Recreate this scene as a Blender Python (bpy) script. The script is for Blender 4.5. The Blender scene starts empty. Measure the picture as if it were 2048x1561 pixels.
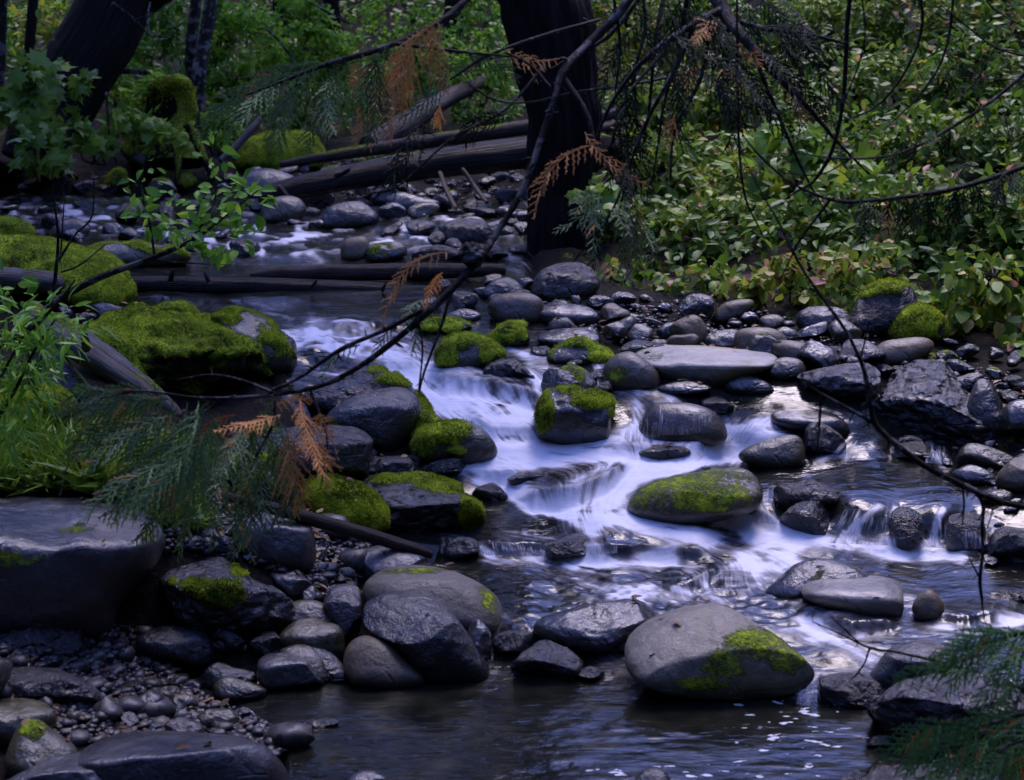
import bpy, bmesh, math, random
import numpy as np
from mathutils import Vector, Matrix

scene = bpy.context.scene
COL = scene.collection

# ------------------------------------------------------------------ camera
CAM_H, FPX, PITCH = 2.2, 3248.0, math.radians(10.98)
cam_data = bpy.data.cameras.new("camera")
cam = bpy.data.objects.new("camera", cam_data)
COL.objects.link(cam)
cam.location = (0, 0, CAM_H)
cam.rotation_euler = (math.pi / 2 - PITCH, 0, 0)
cam_data.sensor_width = 36.0
cam_data.lens = FPX / 2048 * 36.0
cam_data.clip_start, cam_data.clip_end = 0.1, 500
cam_data.dof.use_dof = True
cam_data.dof.focus_distance = 7.6
cam_data.dof.aperture_fstop = 4.0
scene.camera = cam

# ------------------------------------------------------------------ light
SUN_EL, SUN_AZ = math.radians(60), math.radians(8)      # azimuth from +Y towards +X
world = bpy.data.worlds.new("World")
scene.world = world
world.use_nodes = True
wn = world.node_tree
sky = wn.nodes.new("ShaderNodeTexSky")
sky.sky_type = 'NISHITA'
sky.sun_disc = False
sky.sun_elevation, sky.sun_rotation = SUN_EL, SUN_AZ
sky.ozone_density = 6.0
sky.dust_density = 0.3
bg = wn.nodes["Background"]
cast = wn.nodes.new("ShaderNodeMix"); cast.data_type = 'RGBA'; cast.blend_type = 'MULTIPLY'     # cool violet cast of the late overcast light
cast.inputs[0].default_value = 1.0
cast.inputs[7].default_value = (1.12, 0.90, 1.34, 1)
wn.links.new(sky.outputs[0], cast.inputs[6])
wn.links.new(cast.outputs[2], bg.inputs[0])
bg.inputs[1].default_value = 0.15
sun_data = bpy.data.lights.new("sun", 'SUN')
sun_data.energy = 1.3
sun_data.angle = math.radians(30)
sun_data.color = (1.0, 0.86, 0.90)
sun = bpy.data.objects.new("sun", sun_data)
COL.objects.link(sun)
sd = Vector((math.sin(SUN_AZ) * math.cos(SUN_EL), math.cos(SUN_AZ) * math.cos(SUN_EL), math.sin(SUN_EL)))
sun.rotation_euler = (-sd).to_track_quat('-Z', 'Y').to_euler()
sun.location = (0, 8, 15)
vs = scene.view_settings
vs.view_transform, vs.look, vs.gamma, vs.exposure = 'Standard', 'None', 1.0, 1.75
vs.use_curve_mapping = False
scene.cycles.use_denoising = True
scene.cycles.max_bounces = 5
scene.cycles.diffuse_bounces = 1
scene.cycles.glossy_bounces = 2
scene.cycles.transmission_bounces = 3
scene.cycles.transparent_max_bounces = 6
scene.cycles.caustics_reflective = scene.cycles.caustics_refractive = False
scene.cycles.sample_clamp_indirect = 3.0

FOREST_HALF, FOREST_BACK = 4.2, 31.0                      # the open strip of sky that the added foliage leaves over the stream

# ------------------------------------------------------------------ helpers
CP, SP = math.cos(PITCH), math.sin(PITCH)
FWD = np.array([0, CP, -SP]); UPV = np.array([0, SP, CP]); RT = np.array([1.0, 0, 0])

def ray(px, py):
    px = np.asarray(px, float); py = np.asarray(py, float)
    u = (px - 1024) / FPX; v = (780.5 - py) / FPX
    return np.stack([u, CP + v * SP, -SP + v * CP], -1)

def at(px, py, Y):
    """the point seen at photo position (px, py) that stands Y metres in front of the camera"""
    d = ray(px, py)
    return np.array([0, 0, CAM_H]) + d * (np.asarray(Y, float) / d[..., 1])[..., None]

def smooth01(x, a, b):
    t = np.clip((x - a) / (b - a), 0, 1)
    return t * t * (3 - 2 * t)

def _hash(ix, iy, iz, seed):
    h = (ix * 374761393 + iy * 668265263 + iz * 2147483647 + seed * 1274126177) & 0xFFFFFFFF
    h = ((h ^ (h >> 13)) * 1274126177) & 0xFFFFFFFF
    h = (h ^ (h >> 16)) & 0xFFFFFF
    return h / float(0xFFFFFF)

def vnoise(p, seed=0):
    p = np.asarray(p, float)
    i = np.floor(p).astype(np.int64); f = p - i
    f = f * f * (3 - 2 * f)
    r = 0
    for dx in (0, 1):
        wx = f[..., 0] if dx else 1 - f[..., 0]
        for dy in (0, 1):
            wy = f[..., 1] if dy else 1 - f[..., 1]
            for dz in (0, 1):
                wz = f[..., 2] if dz else 1 - f[..., 2]
                r = r + wx * wy * wz * _hash(i[..., 0] + dx, i[..., 1] + dy, i[..., 2] + dz, seed)
    return r - 0.5

def fbm(p, seed=0, oct=4, gain=0.5):
    p = np.asarray(p, float); a = 1.0; r = 0
    for o in range(oct):
        r = r + a * vnoise(p * 2 ** o + 17.3 * o, seed + o)
        a *= gain
    return r

def mesh_data(name, V, faces, smooth=True):
    """faces: list of (n,k) int arrays or one of them"""
    me = bpy.data.meshes.new(name)
    V = np.asarray(V, np.float32).reshape(-1, 3)
    if not isinstance(faces, (list, tuple)):
        faces = [faces]
    faces = [np.asarray(f, np.int32) for f in faces if len(f)]
    me.vertices.add(len(V)); me.vertices.foreach_set("co", V.ravel())
    nl = sum(f.size for f in faces); npoly = sum(len(f) for f in faces)
    me.loops.add(nl); me.polygons.add(npoly)
    me.loops.foreach_set("vertex_index", np.concatenate([f.ravel() for f in faces]))
    tot = np.concatenate([np.full(len(f), f.shape[1], np.int32) for f in faces])
    me.polygons.foreach_set("loop_start", np.concatenate([[0], np.cumsum(tot)[:-1]]).astype(np.int32))
    me.update(calc_edges=True)
    me.polygons.foreach_set("use_smooth", np.full(npoly, smooth))
    me.validate()
    return me

def attr(me, name, vals):
    a = me.attributes.new(name, 'FLOAT', 'POINT')
    a.data.foreach_set("value", np.asarray(vals, np.float32))

def link(name, me, mat, parent=None, loc=None):
    o = bpy.data.objects.new(name, me)
    COL.objects.link(o)
    if mat is not None and me is not None:
        me.materials.append(mat)
    if parent is not None:
        o.parent = parent
    if loc is not None:
        o.location = loc
    return o

def tag(o, label, cat, group=None):
    o["label"] = label; o["category"] = cat
    if group: o["group"] = group
    return o

def kind(o, k):
    o["kind"] = k
    return o

def empty(name, loc):
    o = bpy.data.objects.new(name, None)
    COL.objects.link(o); o.location = loc
    return o

# ------------------------------------------------------------------ materials
class NT:
    def __init__(s, name):
        s.m = bpy.data.materials.new(name); s.m.use_nodes = True
        s.t = s.m.node_tree; s.t.nodes.clear()
        s.out = s.n("OutputMaterial")
    def n(s, typ, **kw):
        nd = s.t.nodes.new("ShaderNode" + typ)
        for k, v in kw.items(): setattr(nd, k, v)
        return nd
    def l(s, a, b): s.t.links.new(a, b)
    def set(s, sock, v):
        if isinstance(v, bpy.types.NodeSocket): s.l(v, sock)
        elif isinstance(v, (tuple, list)) and len(v) == 3 and sock.type == 'RGBA': sock.default_value = (*v, 1)
        else: sock.default_value = v
    def attr(s, name): return s.n("Attribute", attribute_name=name).outputs["Fac"]
    def noise(s, vec, scale, detail=4, rough=0.55, dist=0.0):
        nd = s.n("TexNoise"); s.set(nd.inputs["Vector"], vec)
        nd.inputs["Scale"].default_value = scale; nd.inputs["Detail"].default_value = detail
        nd.inputs["Roughness"].default_value = rough; nd.inputs["Distortion"].default_value = dist
        return nd.outputs["Fac"]
    def mapping(s, vec, scale, rot=(0, 0, 0)):
        nd = s.n("Mapping"); s.set(nd.inputs["Vector"], vec)
        nd.inputs["Scale"].default_value = scale; nd.inputs["Rotation"].default_value = rot
        return nd.outputs[0]
    def math(s, op, a, b=0.0, clamp=False):
        nd = s.n("Math", operation=op, use_clamp=clamp); s.set(nd.inputs[0], a); s.set(nd.inputs[1], b)
        return nd.outputs[0]
    def ss(s, v, a, b, lo=0.0, hi=1.0):
        nd = s.n("MapRange", interpolation_type='SMOOTHSTEP'); s.set(nd.inputs[0], v)
        for i, x in enumerate((a, b, lo, hi)): nd.inputs[i + 1].default_value = x
        return nd.outputs[0]
    def mix(s, f, a, b):
        nd = s.n("Mix", data_type='RGBA'); s.set(nd.inputs[0], f); s.set(nd.inputs[6], a); s.set(nd.inputs[7], b)
        return nd.outputs[2]
    def ramp(s, v, stops):
        nd = s.n("ValToRGB"); s.set(nd.inputs[0], v); e = nd.color_ramp.elements
        while len(e) < len(stops): e.new(0.5)
        for k, (p, c) in enumerate(stops): e[k].position = p; e[k].color = (*c, 1)
        return nd.outputs[0]
    def bump(s, h, strength, dist, nrm=None):
        nd = s.n("Bump"); s.set(nd.inputs["Height"], h)
        nd.inputs["Strength"].default_value = strength; nd.inputs["Distance"].default_value = dist
        if nrm is not None: s.l(nrm, nd.inputs["Normal"])
        return nd.outputs[0]
    def bsdf(s, **kw):
        nd = s.n("BsdfPrincipled")
        for k, v in kw.items():
            s.set(nd.inputs[k.replace("_", " ")], v)
        return nd.outputs[0]
    def done(s, sh):
        s.l(sh, s.out.inputs["Surface"]); return s.m
    def obj(s): return s.n("TexCoord").outputs["Object"]
    def pos(s): return s.n("NewGeometry").outputs["Position"]
    def rnd(s): return s.n("ObjectInfo").outputs["Random"]

MOSS_D, MOSS_M, MOSS_L = (0.045, 0.070, 0.008), (0.205, 0.295, 0.018), (0.42, 0.53, 0.036)

def rock_material(name, dark, mid, light, rough=0.42, rug=1.0, spec_=0.75, mossy=(MOSS_D, MOSS_M, MOSS_L)):
    t = NT(name); c = t.obj()
    big = t.noise(c, 3.5, 5, 0.6); med = t.noise(c, 14, 6, 0.62, 0.6); fine = t.noise(c, 90, 3, 0.7)
    v = t.math('ADD', t.math('MULTIPLY', big, 0.65), t.math('MULTIPLY', med, 0.35))
    col = t.ramp(v, [(0.34, dark), (0.5, mid), (0.66, light)])
    sp = t.ss(fine, 0.30, 0.62, 0.72, 1.12)
    hsv = t.n("HueSaturation"); t.l(col, hsv.inputs["Color"])
    t.l(t.math('MULTIPLY', sp, t.ss(t.rnd(), 0, 1, 0.72, 1.25)), hsv.inputs["Value"])
    col = hsv.outputs[0]
    vor = t.n("TexVoronoi", feature='DISTANCE_TO_EDGE'); t.l(t.mapping(c, (1, 1, 2.2), (0.4, 0.3, 0.6)), vor.inputs["Vector"]); vor.inputs["Scale"].default_value = 3.2
    vein = t.math('MULTIPLY', t.ss(vor.outputs["Distance"], 0.0, 0.035, 1, 0), t.ss(big, 0.5, 0.62))
    col = t.mix(t.math('MULTIPLY', vein, 0.55), col, tuple(x * 0.35 for x in mid))
    alg = t.math('MULTIPLY', t.ss(t.noise(c, 2.1, 5, 0.65), 0.46, 0.66), t.ss(t.rnd(), 0.15, 0.9, 0.1, 0.75))      # brown-green film of algae
    col = t.mix(alg, col, tuple(x * k for x, k in zip(mid, (0.85, 0.80, 0.36))))
    lich = t.math('MULTIPLY', t.ss(t.noise(c, 24, 5, 0.7), 0.60, 0.66), t.ss(t.noise(c, 3.0, 2, 0.5), 0.50, 0.62))
    col = t.mix(t.math('MULTIPLY', lich, 0.55), col, tuple(min(x * 2.3, .4) for x in light))
    wet = t.attr("wet")
    col = t.mix(t.math('MULTIPLY', wet, 0.62), col, (0.012, 0.011, 0.010))
    ms = t.attr("moss")
    mf = t.ss(t.math('ADD', ms, t.math('MULTIPLY', t.math('SUBTRACT', t.noise(c, 30, 6, 0.78), 0.5), 1.5)), 0.36, 0.64)
    mn = t.math('ADD', t.math('MULTIPLY', t.noise(c, 9, 3, 0.6), 0.5), t.math('MULTIPLY', t.noise(c, 70, 3, 0.7), 0.5))
    mcol = t.ramp(t.math('ADD', t.math('MULTIPLY', mn, 0.7), t.math('MULTIPLY', t.noise(c, 3.5, 4, 0.6), 0.3)), [(0.36, (0.085, 0.055, 0.018)), (0.42, mossy[0]), (0.50, mossy[1]), (0.60, mossy[2])])
    col = t.mix(t.math('MULTIPLY', mf, t.ss(ms, 0.25, 0.75, 0.62, 1.0)), col, mcol)
    r = t.math('ADD', t.ss(t.noise(c, 2.3, 4, 0.6), 0.35, 0.65, rough - 0.17, rough + 0.14), t.math('MULTIPLY', wet, -0.2))
    r = t.math('ADD', r, t.math('MULTIPLY', mf, 0.5), True)
    mid_ = t.noise(c, 34, 5, 0.68, 0.3)
    h = t.math('ADD', t.math('MULTIPLY', med, 1.0), t.math('ADD', t.math('MULTIPLY', fine, 0.20), t.math('MULTIPLY', mid_, 0.45)))
    h = t.math('ADD', h, t.math('MULTIPLY', vein, -0.5))
    b0 = t.bump(t.noise(c, 8, 3, 0.5, 0.2), min(1.0, 0.32 * rug), 0.06)
    b1 = t.bump(h, min(1.0, 0.62 * rug), 0.03, b0)
    if rug > 2.0:
        pv = t.n('TexVoronoi', feature='SMOOTH_F1'); t.l(t.mapping(c, (1, 1, 1.6), (.3, .5, .2)), pv.inputs['Vector']); pv.inputs['Scale'].default_value = 19
        b1 = t.bump(t.ss(pv.outputs['Distance'], 0.1, 0.6), 0.7, 0.025, b1)
    hm = t.math('MULTIPLY', t.noise(c, 120, 2, 0.6), mf)
    b2 = t.bump(hm, 0.9, 0.012, b1)
    spec = t.math('SUBTRACT', t.math('ADD', spec_, t.math('MULTIPLY', wet, 0.75 - spec_)), t.math('MULTIPLY', mf, spec_ - .07))
    return t.done(t.bsdf(Base_Color=col, Roughness=r, Specular_IOR_Level=spec, Normal=b2))

RM = {
    'grey': rock_material("wet_grey_rock", (0.032, 0.031, 0.034), (0.049, 0.048, 0.050), (0.071, 0.071, 0.071), 0.36, 0.55),
    'dark': rock_material("black_wet_rock", (0.008, 0.008, 0.008), (0.017, 0.017, 0.018), (0.032, 0.032, 0.034), 0.27, 1.9),
    'pale': rock_material("pale_speckled_rock", (0.105, 0.094, 0.071), (0.155, 0.141, 0.109), (0.231, 0.208, 0.155), 0.56, 0.45, 0.4),
    'bone': rock_material("bone_pale_rock", (0.25, 0.23, 0.185), (0.36, 0.335, 0.28), (0.46, 0.43, 0.36), 0.58, 0.5, 0.35),
    'tan': rock_material("tan_river_rock", (0.059, 0.045, 0.025), (0.105, 0.084, 0.049), (0.181, 0.143, 0.082), 0.56, 0.45, 0.4),
    'slate': rock_material("slate_rock", (0.013, 0.014, 0.016), (0.023, 0.024, 0.027), (0.038, 0.039, 0.043), 0.33, 0.9),
    'olive': rock_material("olive_rock", (0.030, 0.027, 0.013), (0.055, 0.050, 0.025), (0.088, 0.081, 0.044), 0.38, 0.7),
    'glisten': rock_material("glistening_pitted_rock", (0.015, 0.015, 0.018), (0.030, 0.030, 0.035), (0.063, 0.063, 0.072), 0.27, 2.1),
}

def wood_material(name, dark, mid, light, rough=0.6, stretch=14, moss=True, lichen=0.0):
    """grain runs along the mesh's own 'along' attribute and round its 'around' attribute"""
    t = NT(name); c = t.obj()
    cmb = t.n("CombineXYZ")
    t.l(t.attr("along"), cmb.inputs[0]); t.l(t.attr("ca"), cmb.inputs[1]); t.l(t.attr("sa"), cmb.inputs[2])
    g = t.mapping(cmb.outputs[0], (1.2, stretch, stretch))
    n1 = t.noise(g, 1.6, 6, 0.65, 0.5); n2 = t.noise(c, 5, 4, 0.6)
    v = t.math('ADD', t.math('MULTIPLY', n1, 0.75), t.math('MULTIPLY', n2, 0.25))
    col = t.ramp(v, [(0.36, dark), (0.5, mid), (0.64, light)])
    if lichen:
        lf = t.ss(t.noise(c, 12, 5, 0.65), 0.58 - lichen * 0.1, 0.64 - lichen * 0.1)
        col = t.mix(lf, col, (0.30, 0.31, 0.30))
    mf = t.ss(t.math('ADD', t.attr("moss"), t.math('MULTIPLY', t.math('SUBTRACT', t.noise(c, 30, 4, 0.7), 0.5), 0.8)), 0.40, 0.60)
    mcol = t.ramp(t.noise(c, 45, 3, 0.7), [(0.35, MOSS_D), (0.52, MOSS_M), (0.68, MOSS_L)])
    col = t.mix(mf, col, mcol)
    r = t.math('ADD', rough, t.math('MULTIPLY', mf, 0.3), True)
    b = t.bump(n1, 1.0, 0.05)
    b = t.bump(t.noise(c, 80, 2), 0.3, 0.006, b)
    return t.done(t.bsdf(Base_Color=col, Roughness=r, Normal=b, Specular_IOR_Level=0.22))

WM = {
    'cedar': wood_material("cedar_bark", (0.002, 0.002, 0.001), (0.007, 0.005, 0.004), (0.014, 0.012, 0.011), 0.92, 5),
    'bark': wood_material("dark_bark", (0.008, 0.006, 0.005), (0.019, 0.017, 0.014), (0.036, 0.032, 0.030), 0.92, 7),
    'lichen': wood_material("lichen_bark", (0.019, 0.017, 0.014), (0.045, 0.040, 0.035), (0.075, 0.068, 0.061), 0.7, 5, True, 0.75),
    'wetlog': wood_material("wet_dark_log", (0.012, 0.010, 0.009), (0.032, 0.028, 0.025), (0.075, 0.068, 0.062), 0.38, 6),
    'greylog': wood_material("weathered_grey_log", (0.075, 0.065, 0.055), (0.225, 0.203, 0.180), (0.420, 0.383, 0.352), 0.55, 7),
    'brownlog': wood_material("brown_log", (0.033, 0.024, 0.018), (0.098, 0.075, 0.060), (0.180, 0.147, 0.123), 0.5, 6),
    'stick': wood_material("tan_stick", (0.12, 0.085, 0.06), (0.22, 0.165, 0.125), (0.32, 0.25, 0.19), 0.55, 4),
    'twig': wood_material("dark_twig", (0.014, 0.011, 0.009), (0.034, 0.028, 0.024), (0.07, 0.062, 0.054), 0.5, 3, True, 0.35),
}

def leaf_material(name, stops, rough=0.48, trans=0.40, spec=0.28):
    t = NT(name)
    tint = t.attr("tint"); c = t.pos()
    col = t.ramp(t.math('ADD', tint, t.math('MULTIPLY', t.math('SUBTRACT', t.noise(c, 40, 3, 0.6), 0.5), 0.18), True), stops)
    p = t.bsdf(Base_Color=col, Roughness=rough, Specular_IOR_Level=spec)
    tr = t.n("BsdfTranslucent"); t.l(col, tr.inputs["Color"])
    mx = t.n("MixShader"); mx.inputs[0].default_value = trans
    t.l(p, mx.inputs[1]); t.l(tr.outputs[0], mx.inputs[2])
    return t.done(mx.outputs[0])

LM = {
    'dogwood': leaf_material("dogwood_leaf", [(0.0, (0.054, 0.120, 0.017)), (0.3, (0.126, 0.244, 0.025)), (0.62, (0.256, 0.373, 0.036)), (0.80, (0.457, 0.436, 0.062)), (0.90, (0.502, 0.311, 0.103)), (1.0, (0.546, 0.260, 0.218))]),
    'maple': leaf_material("maple_leaf", [(0.0, (0.082, 0.178, 0.023)), (0.5, (0.164, 0.307, 0.034)), (0.85, (0.286, 0.437, 0.040)), (1.0, (0.655, 0.583, 0.045))], 0.45, 0.4, 0.3),
    'vine': leaf_material("vine_maple_leaf", [(0.0, (0.076, 0.201, 0.022)), (0.5, (0.206, 0.447, 0.033)), (0.85, (0.376, 0.590, 0.048)), (1.0, (0.520, 0.503, 0.066))], 0.5, 0.45, 0.2),
    'willow': leaf_material("willow_leaf", [(0.0, (0.112, 0.281, 0.036)), (0.6, (0.236, 0.505, 0.051)), (1.0, (0.426, 0.718, 0.068))], 0.35, 0.45),
    'grass': leaf_material("grass_blade", [(0.0, (0.098, 0.194, 0.022)), (0.6, (0.220, 0.357, 0.037)), (1.0, (0.373, 0.487, 0.065))], 0.35, 0.35),
    'frond': leaf_material("conifer_frond", [(0.0, (0.055, 0.095, 0.040)), (0.5, (0.105, 0.195, 0.062)), (0.78, (0.165, 0.28, 0.085)), (0.9, (0.38, 0.22, 0.07)), (1.0, (0.44, 0.21, 0.065))], 0.5, 0.32, 0.28),
    'fronddark': leaf_material("shaded_conifer_frond", [(0.0, (0.007, 0.016, 0.007)), (1.0, (0.020, 0.036, 0.013))], 0.6, 0.15, 0.12),  # darker copy of the frond colour with silhouette shade painted in
    'frondgreen': leaf_material("lit_green_frond", [(0.0, (0.040, 0.115, 0.040)), (0.5, (0.080, 0.200, 0.062)), (0.8, (0.13, 0.27, 0.075)), (0.92, (0.26, 0.15, 0.05)), (1.0, (0.30, 0.14, 0.045))], 0.5, 0.4, 0.25),  # greener hue, lightened as well to make up for poor light there
    'dead': leaf_material("dead_frond", [(0.0, (0.319, 0.140, 0.043)), (0.6, (0.637, 0.307, 0.095)), (1.0, (0.892, 0.489, 0.181))], 0.6, 0.35, 0.15),
    'moss': leaf_material("moss_tuft", [(0.0, (0.10, 0.070, 0.024)), (0.10, (0.06, 0.06, 0.012)), (0.2, MOSS_D), (0.5, MOSS_M), (0.9, MOSS_L), (1.0, (0.34, 0.42, 0.05))], 0.7, 0.5, 0.1),
    'litter': leaf_material("dead_leaf", [(0.0, (0.06, 0.035, 0.02)), (0.5, (0.17, 0.085, 0.04)), (0.8, (0.30, 0.18, 0.08)), (1.0, (0.38, 0.28, 0.10))], 0.5, 0.2),
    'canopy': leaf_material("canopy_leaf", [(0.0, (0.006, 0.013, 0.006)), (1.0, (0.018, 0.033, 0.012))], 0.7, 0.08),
}
# ------------------------------------------------------------------ lie of the land: heights read along sight lines, then a smooth surface through them
_Z = """700 1350 0;1000 1350 0;1250 1370 0;1600 1405 0;450 1400 0;300 1561 0.02;800 1500 0;1300 1500 0;1700 1500 0;2100 1500 0;600 1700 0;1200 1800 0;1900 1800 0;1200 2300 0;2600 1800 0;2600 1500 0.02;
1050 1230 .10;1100 1180 .11;1250 1200 .11;1250 1290 .06;1150 1320 .02;1480 1200 .115;1700 1250 .10;1700 1350 .03;2040 1230 .12;2040 1320 .10;1750 1120 .16;1900 1130 .165;2040 1150 .17;1500 1150 .14;1300 1130 .14;1100 1125 .14;950 1135 .13;2500 1200 .2;
1000 1065 .20;900 1065 .19;1150 1060 .22;1000 1010 .24;1400 1090 .19;1550 1075 .20;1250 1060 .24;1250 1010 .285;1150 1020 .27;1500 1050 .21;1525 1000 .29;1720 1088 .18;1740 1018 .31;1885 1092 .18;1880 1022 .31;
1600 930 .36;1800 935 .36;1700 985 .345;2000 980 .355;1950 940 .365;2200 980 .4;1700 918 .38;1700 882 .44;1870 885 .42;1480 910 .36;
1350 880 .44;1350 812 .575;1500 880 .43;1540 820 .555;1600 805 .585;1700 812 .57;1450 790 .60;1800 800 .58;
1100 890 .42;950 880 .45;1000 930 .37;1150 930 .37;1300 910 .40;1250 960 .335;1400 900 .41;1380 940 .375;950 820 .54;900 790 .59;1050 810 .56;1000 770 .62;1150 785 .60;870 765 .61;1230 800 .585;
850 720 .68;1000 720 .69;750 700 .71;650 690 .73;600 740 .66;1150 720 .69;700 650 .78;600 660 .775;850 640 .80;1000 660 .78;400 600 .83;600 610 .83;800 610 .83;950 620 .825;
600 545 .91;300 545 .91;900 545 .91;300 500 .97;600 500 .97;900 500 .97;1040 520 .94;100 440 1.06;400 440 1.06;700 440 1.05;1000 430 1.06;100 405 1.13;300 405 1.13;200 385 1.16;0 380 1.17;-500 390 1.15;
600 380 1.18;800 380 1.20;1000 370 1.22;600 340 1.30;850 320 1.36;1000 290 1.45;
300 1330 .05;200 1450 .06;100 1400 .12;0 1300 .24;400 1150 .30;600 1150 .22;0 1561 .07;300 1050 .48;0 1000 .58;200 950 .62;0 850 .74;400 800 .63;300 800 .68;150 800 .75;0 700 .86;0 600 .95;150 600 .90;250 600 .85;100 500 1.05;480 900 .52;550 1000 .40;700 1060 .25;650 900 .46;560 760 .66;300 700 .78;-600 1400 .3;-600 1000 .9;-600 700 1.1;-500 500 1.15;-600 1800 .15;
1100 620 .83;1300 650 .80;1500 700 .74;1700 700 .76;1850 740 .70;2048 780 .68;2048 880 .5;2600 900 .8;2700 1100 .5"""
_Y = """1300 560 10.8;1500 560 10.5;1700 600 9.9;1900 600 9.6;2100 620 9.4;2600 650 9.0;1300 450 12.4;1600 400 12.0;1900 400 11.0;2300 400 10.6;1500 200 15;1900 200 13.5;2400 200 12.5;1500 0 17;1900 0 16;1700 -400 20;2500 -300 18;1120 500 11.5;1200 400 13.0;1200 300 16;
600 280 18;850 260 19;400 300 16.5;200 330 15.2;0 330 14.8;-400 330 14.6;200 250 16.2;0 220 16.0;400 200 18;0 100 18;300 0 21;600 150 21.5;850 150 21.5;600 0 23;1000 0 24;600 -400 27;0 -400 26;1100 -400 27;-600 100 17;-700 -300 24;1150 150 20"""
_c = []
for s in _Z.replace("\n", "").split(";"):
    x, y, z = map(float, s.split())
    d = ray(x, y); _c.append((x, y, -d[2] / d[1] / (CAM_H - z)))
for s in _Y.replace("\n", "").split(";"):
    x, y, Yv = map(float, s.split()); _c.append((x, y, 1 / Yv))
_c = np.array(_c)
_xy = _c[:, :2] / 1000.0
def _phi(a, b): return np.sqrt(((a[:, None, :] - b[None, :, :]) ** 2).sum(-1) + 0.045 ** 2)
_n = len(_c)
_A = np.zeros((_n + 3, _n + 3))
_A[:_n, :_n] = _phi(_xy, _xy) - 1e-4 * np.eye(_n)
_A[:_n, _n] = 1; _A[:_n, _n + 1:] = _xy; _A[_n, :_n] = 1; _A[_n + 1:, :_n] = _xy.T
_sol = np.linalg.solve(_A, np.concatenate([_c[:, 2], [0, 0, 0]]))
def inv_depth(px, py):
    p = np.stack([np.asarray(px, float).ravel(), np.asarray(py, float).ravel()], -1) / 1000.0
    out = np.empty(len(p))
    for i in range(0, len(p), 40000):
        q = p[i:i + 40000]
        out[i:i + 40000] = _phi(q, _xy) @ _sol[:_n] + _sol[_n] + q @ _sol[_n + 1:]
    d = ray(p[:, 0] * 1000, p[:, 1] * 1000)
    pool = -d[:, 2] / d[:, 1] / CAM_H                      # the level front pool, z = 0
    k = smooth01(p[:, 1] * 1000, 1360, 1440) * smooth01(p[:, 0] * 1000, 420, 640)
    out = out * (1 - k) + pool * k
    return np.clip(out, 1 / 32.0, 1.0).reshape(np.shape(px))
def depth(px, py): return 1.0 / inv_depth(px, py)
def ground_at(px, py): return at(px, py, depth(px, py))

def poly_sd(px, py, poly):
    """signed distance in photo pixels, positive inside"""
    poly = np.array(poly, float); x = np.asarray(px, float); y = np.asarray(py, float)
    d = np.full(x.shape, 1e9); ins = np.zeros(x.shape, bool)
    for (ax, ay), (bx, by) in zip(poly, np.roll(poly, -1, 0)):
        ex, ey = bx - ax, by - ay
        t = np.clip(((x - ax) * ex + (y - ay) * ey) / (ex * ex + ey * ey), 0, 1)
        d = np.minimum(d, np.hypot(x - ax - t * ex, y - ay - t * ey))
        c = ((ay > y) != (by > y)) & (x < ex * (y - ay) / (ey if ey else 1e-9) + ax)
        ins ^= c
    return np.where(ins, d, -d)

LAND = [
    [(-1300, 2700), (560, 2400), (560, 1500), (470, 1425), (330, 1405), (285, 1375), (400, 1335), (700, 1325), (960, 1310), (985, 1230), (760, 1140), (870, 1105), (740, 1070), (710, 900), (560, 770), (500, 690), (430, 650), (250, 650), (230, 560), (230, 505), (0, 440), (-1300, 400)],
    [(1065, 520), (1090, 600), (1110, 640), (1290, 690), (1600, 745), (1760, 790), (1960, 870), (2010, 930), (2150, 1010), (2300, 1150), (3400, 1250), (3400, -700), (1150, -700), (1060, 200)],
    [(-1300, 378), (520, 378), (560, 400), (860, 395), (1060, 385), (1200, -700), (-1300, -700)],
]
def land(px, py):
    m = np.zeros(np.shape(px))
    for p in LAND:
        m = np.maximum(m, smooth01(poly_sd(px, py, p), -22, 22))
    return m

def grid_faces(nx, ny):
    i = np.arange(ny - 1)[:, None] * nx + np.arange(nx - 1)[None]
    return np.stack([i, i + nx, i + nx + 1, i + 1], -1).reshape(-1, 4)

# ---- ground sheet
gx = np.concatenate([np.arange(-1300, -60, 40), np.arange(-60, 2110, 9), np.arange(2110, 3350, 40)])
gy = np.concatenate([np.arange(-600, -20, 40), np.arange(-20, 1600, 8), np.arange(1600, 2700, 50)])
GX, GY = np.meshgrid(gx, gy)
gl = land(GX, GY)
gp = ground_at(GX, GY)
gn = fbm(gp * 2.2, 5, 4) * (0.16 - 0.13 * smooth01(GY, 560, 700)) * gl + fbm(gp * 9, 9, 3) * (0.035 - 0.020 * smooth01(GY, 560, 700))
gp[..., 2] += gn - 0.10 * (1 - gl) - 0.02 * gl
t = NT("bank_soil"); c = t.pos()
n1 = t.noise(c, 3, 5, 0.6); n2 = t.noise(c, 26, 5, 0.65)
col = t.ramp(n2, [(0.35, (0.003, 0.003, 0.002)), (0.52, (0.009, 0.007, 0.005)), (0.68, (0.020, 0.016, 0.011))])
col = t.mix(t.ss(t.math('ADD', n1, t.math('MULTIPLY', n2, 0.4)), 0.80, 0.92), col, tuple(x * .6 for x in MOSS_M))
soil = t.done(t.bsdf(Base_Color=col, Roughness=0.75, Normal=t.bump(n2, 0.8, 0.03), Specular_IOR_Level=0.08))
me = mesh_data("ground", gp, grid_faces(len(gx), len(gy)))
kind(link("ground", me, soil), "structure")
# wide floor of the valley that the sheet above lies on
vv = [(-150, -150, -0.6), (150, -150, -0.6), (150, 150, -0.6), (-150, 150, -0.6)]
kind(link("valley_floor", mesh_data("valley_floor", vv, np.array([[0, 1, 2, 3]])), soil), "structure")

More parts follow.
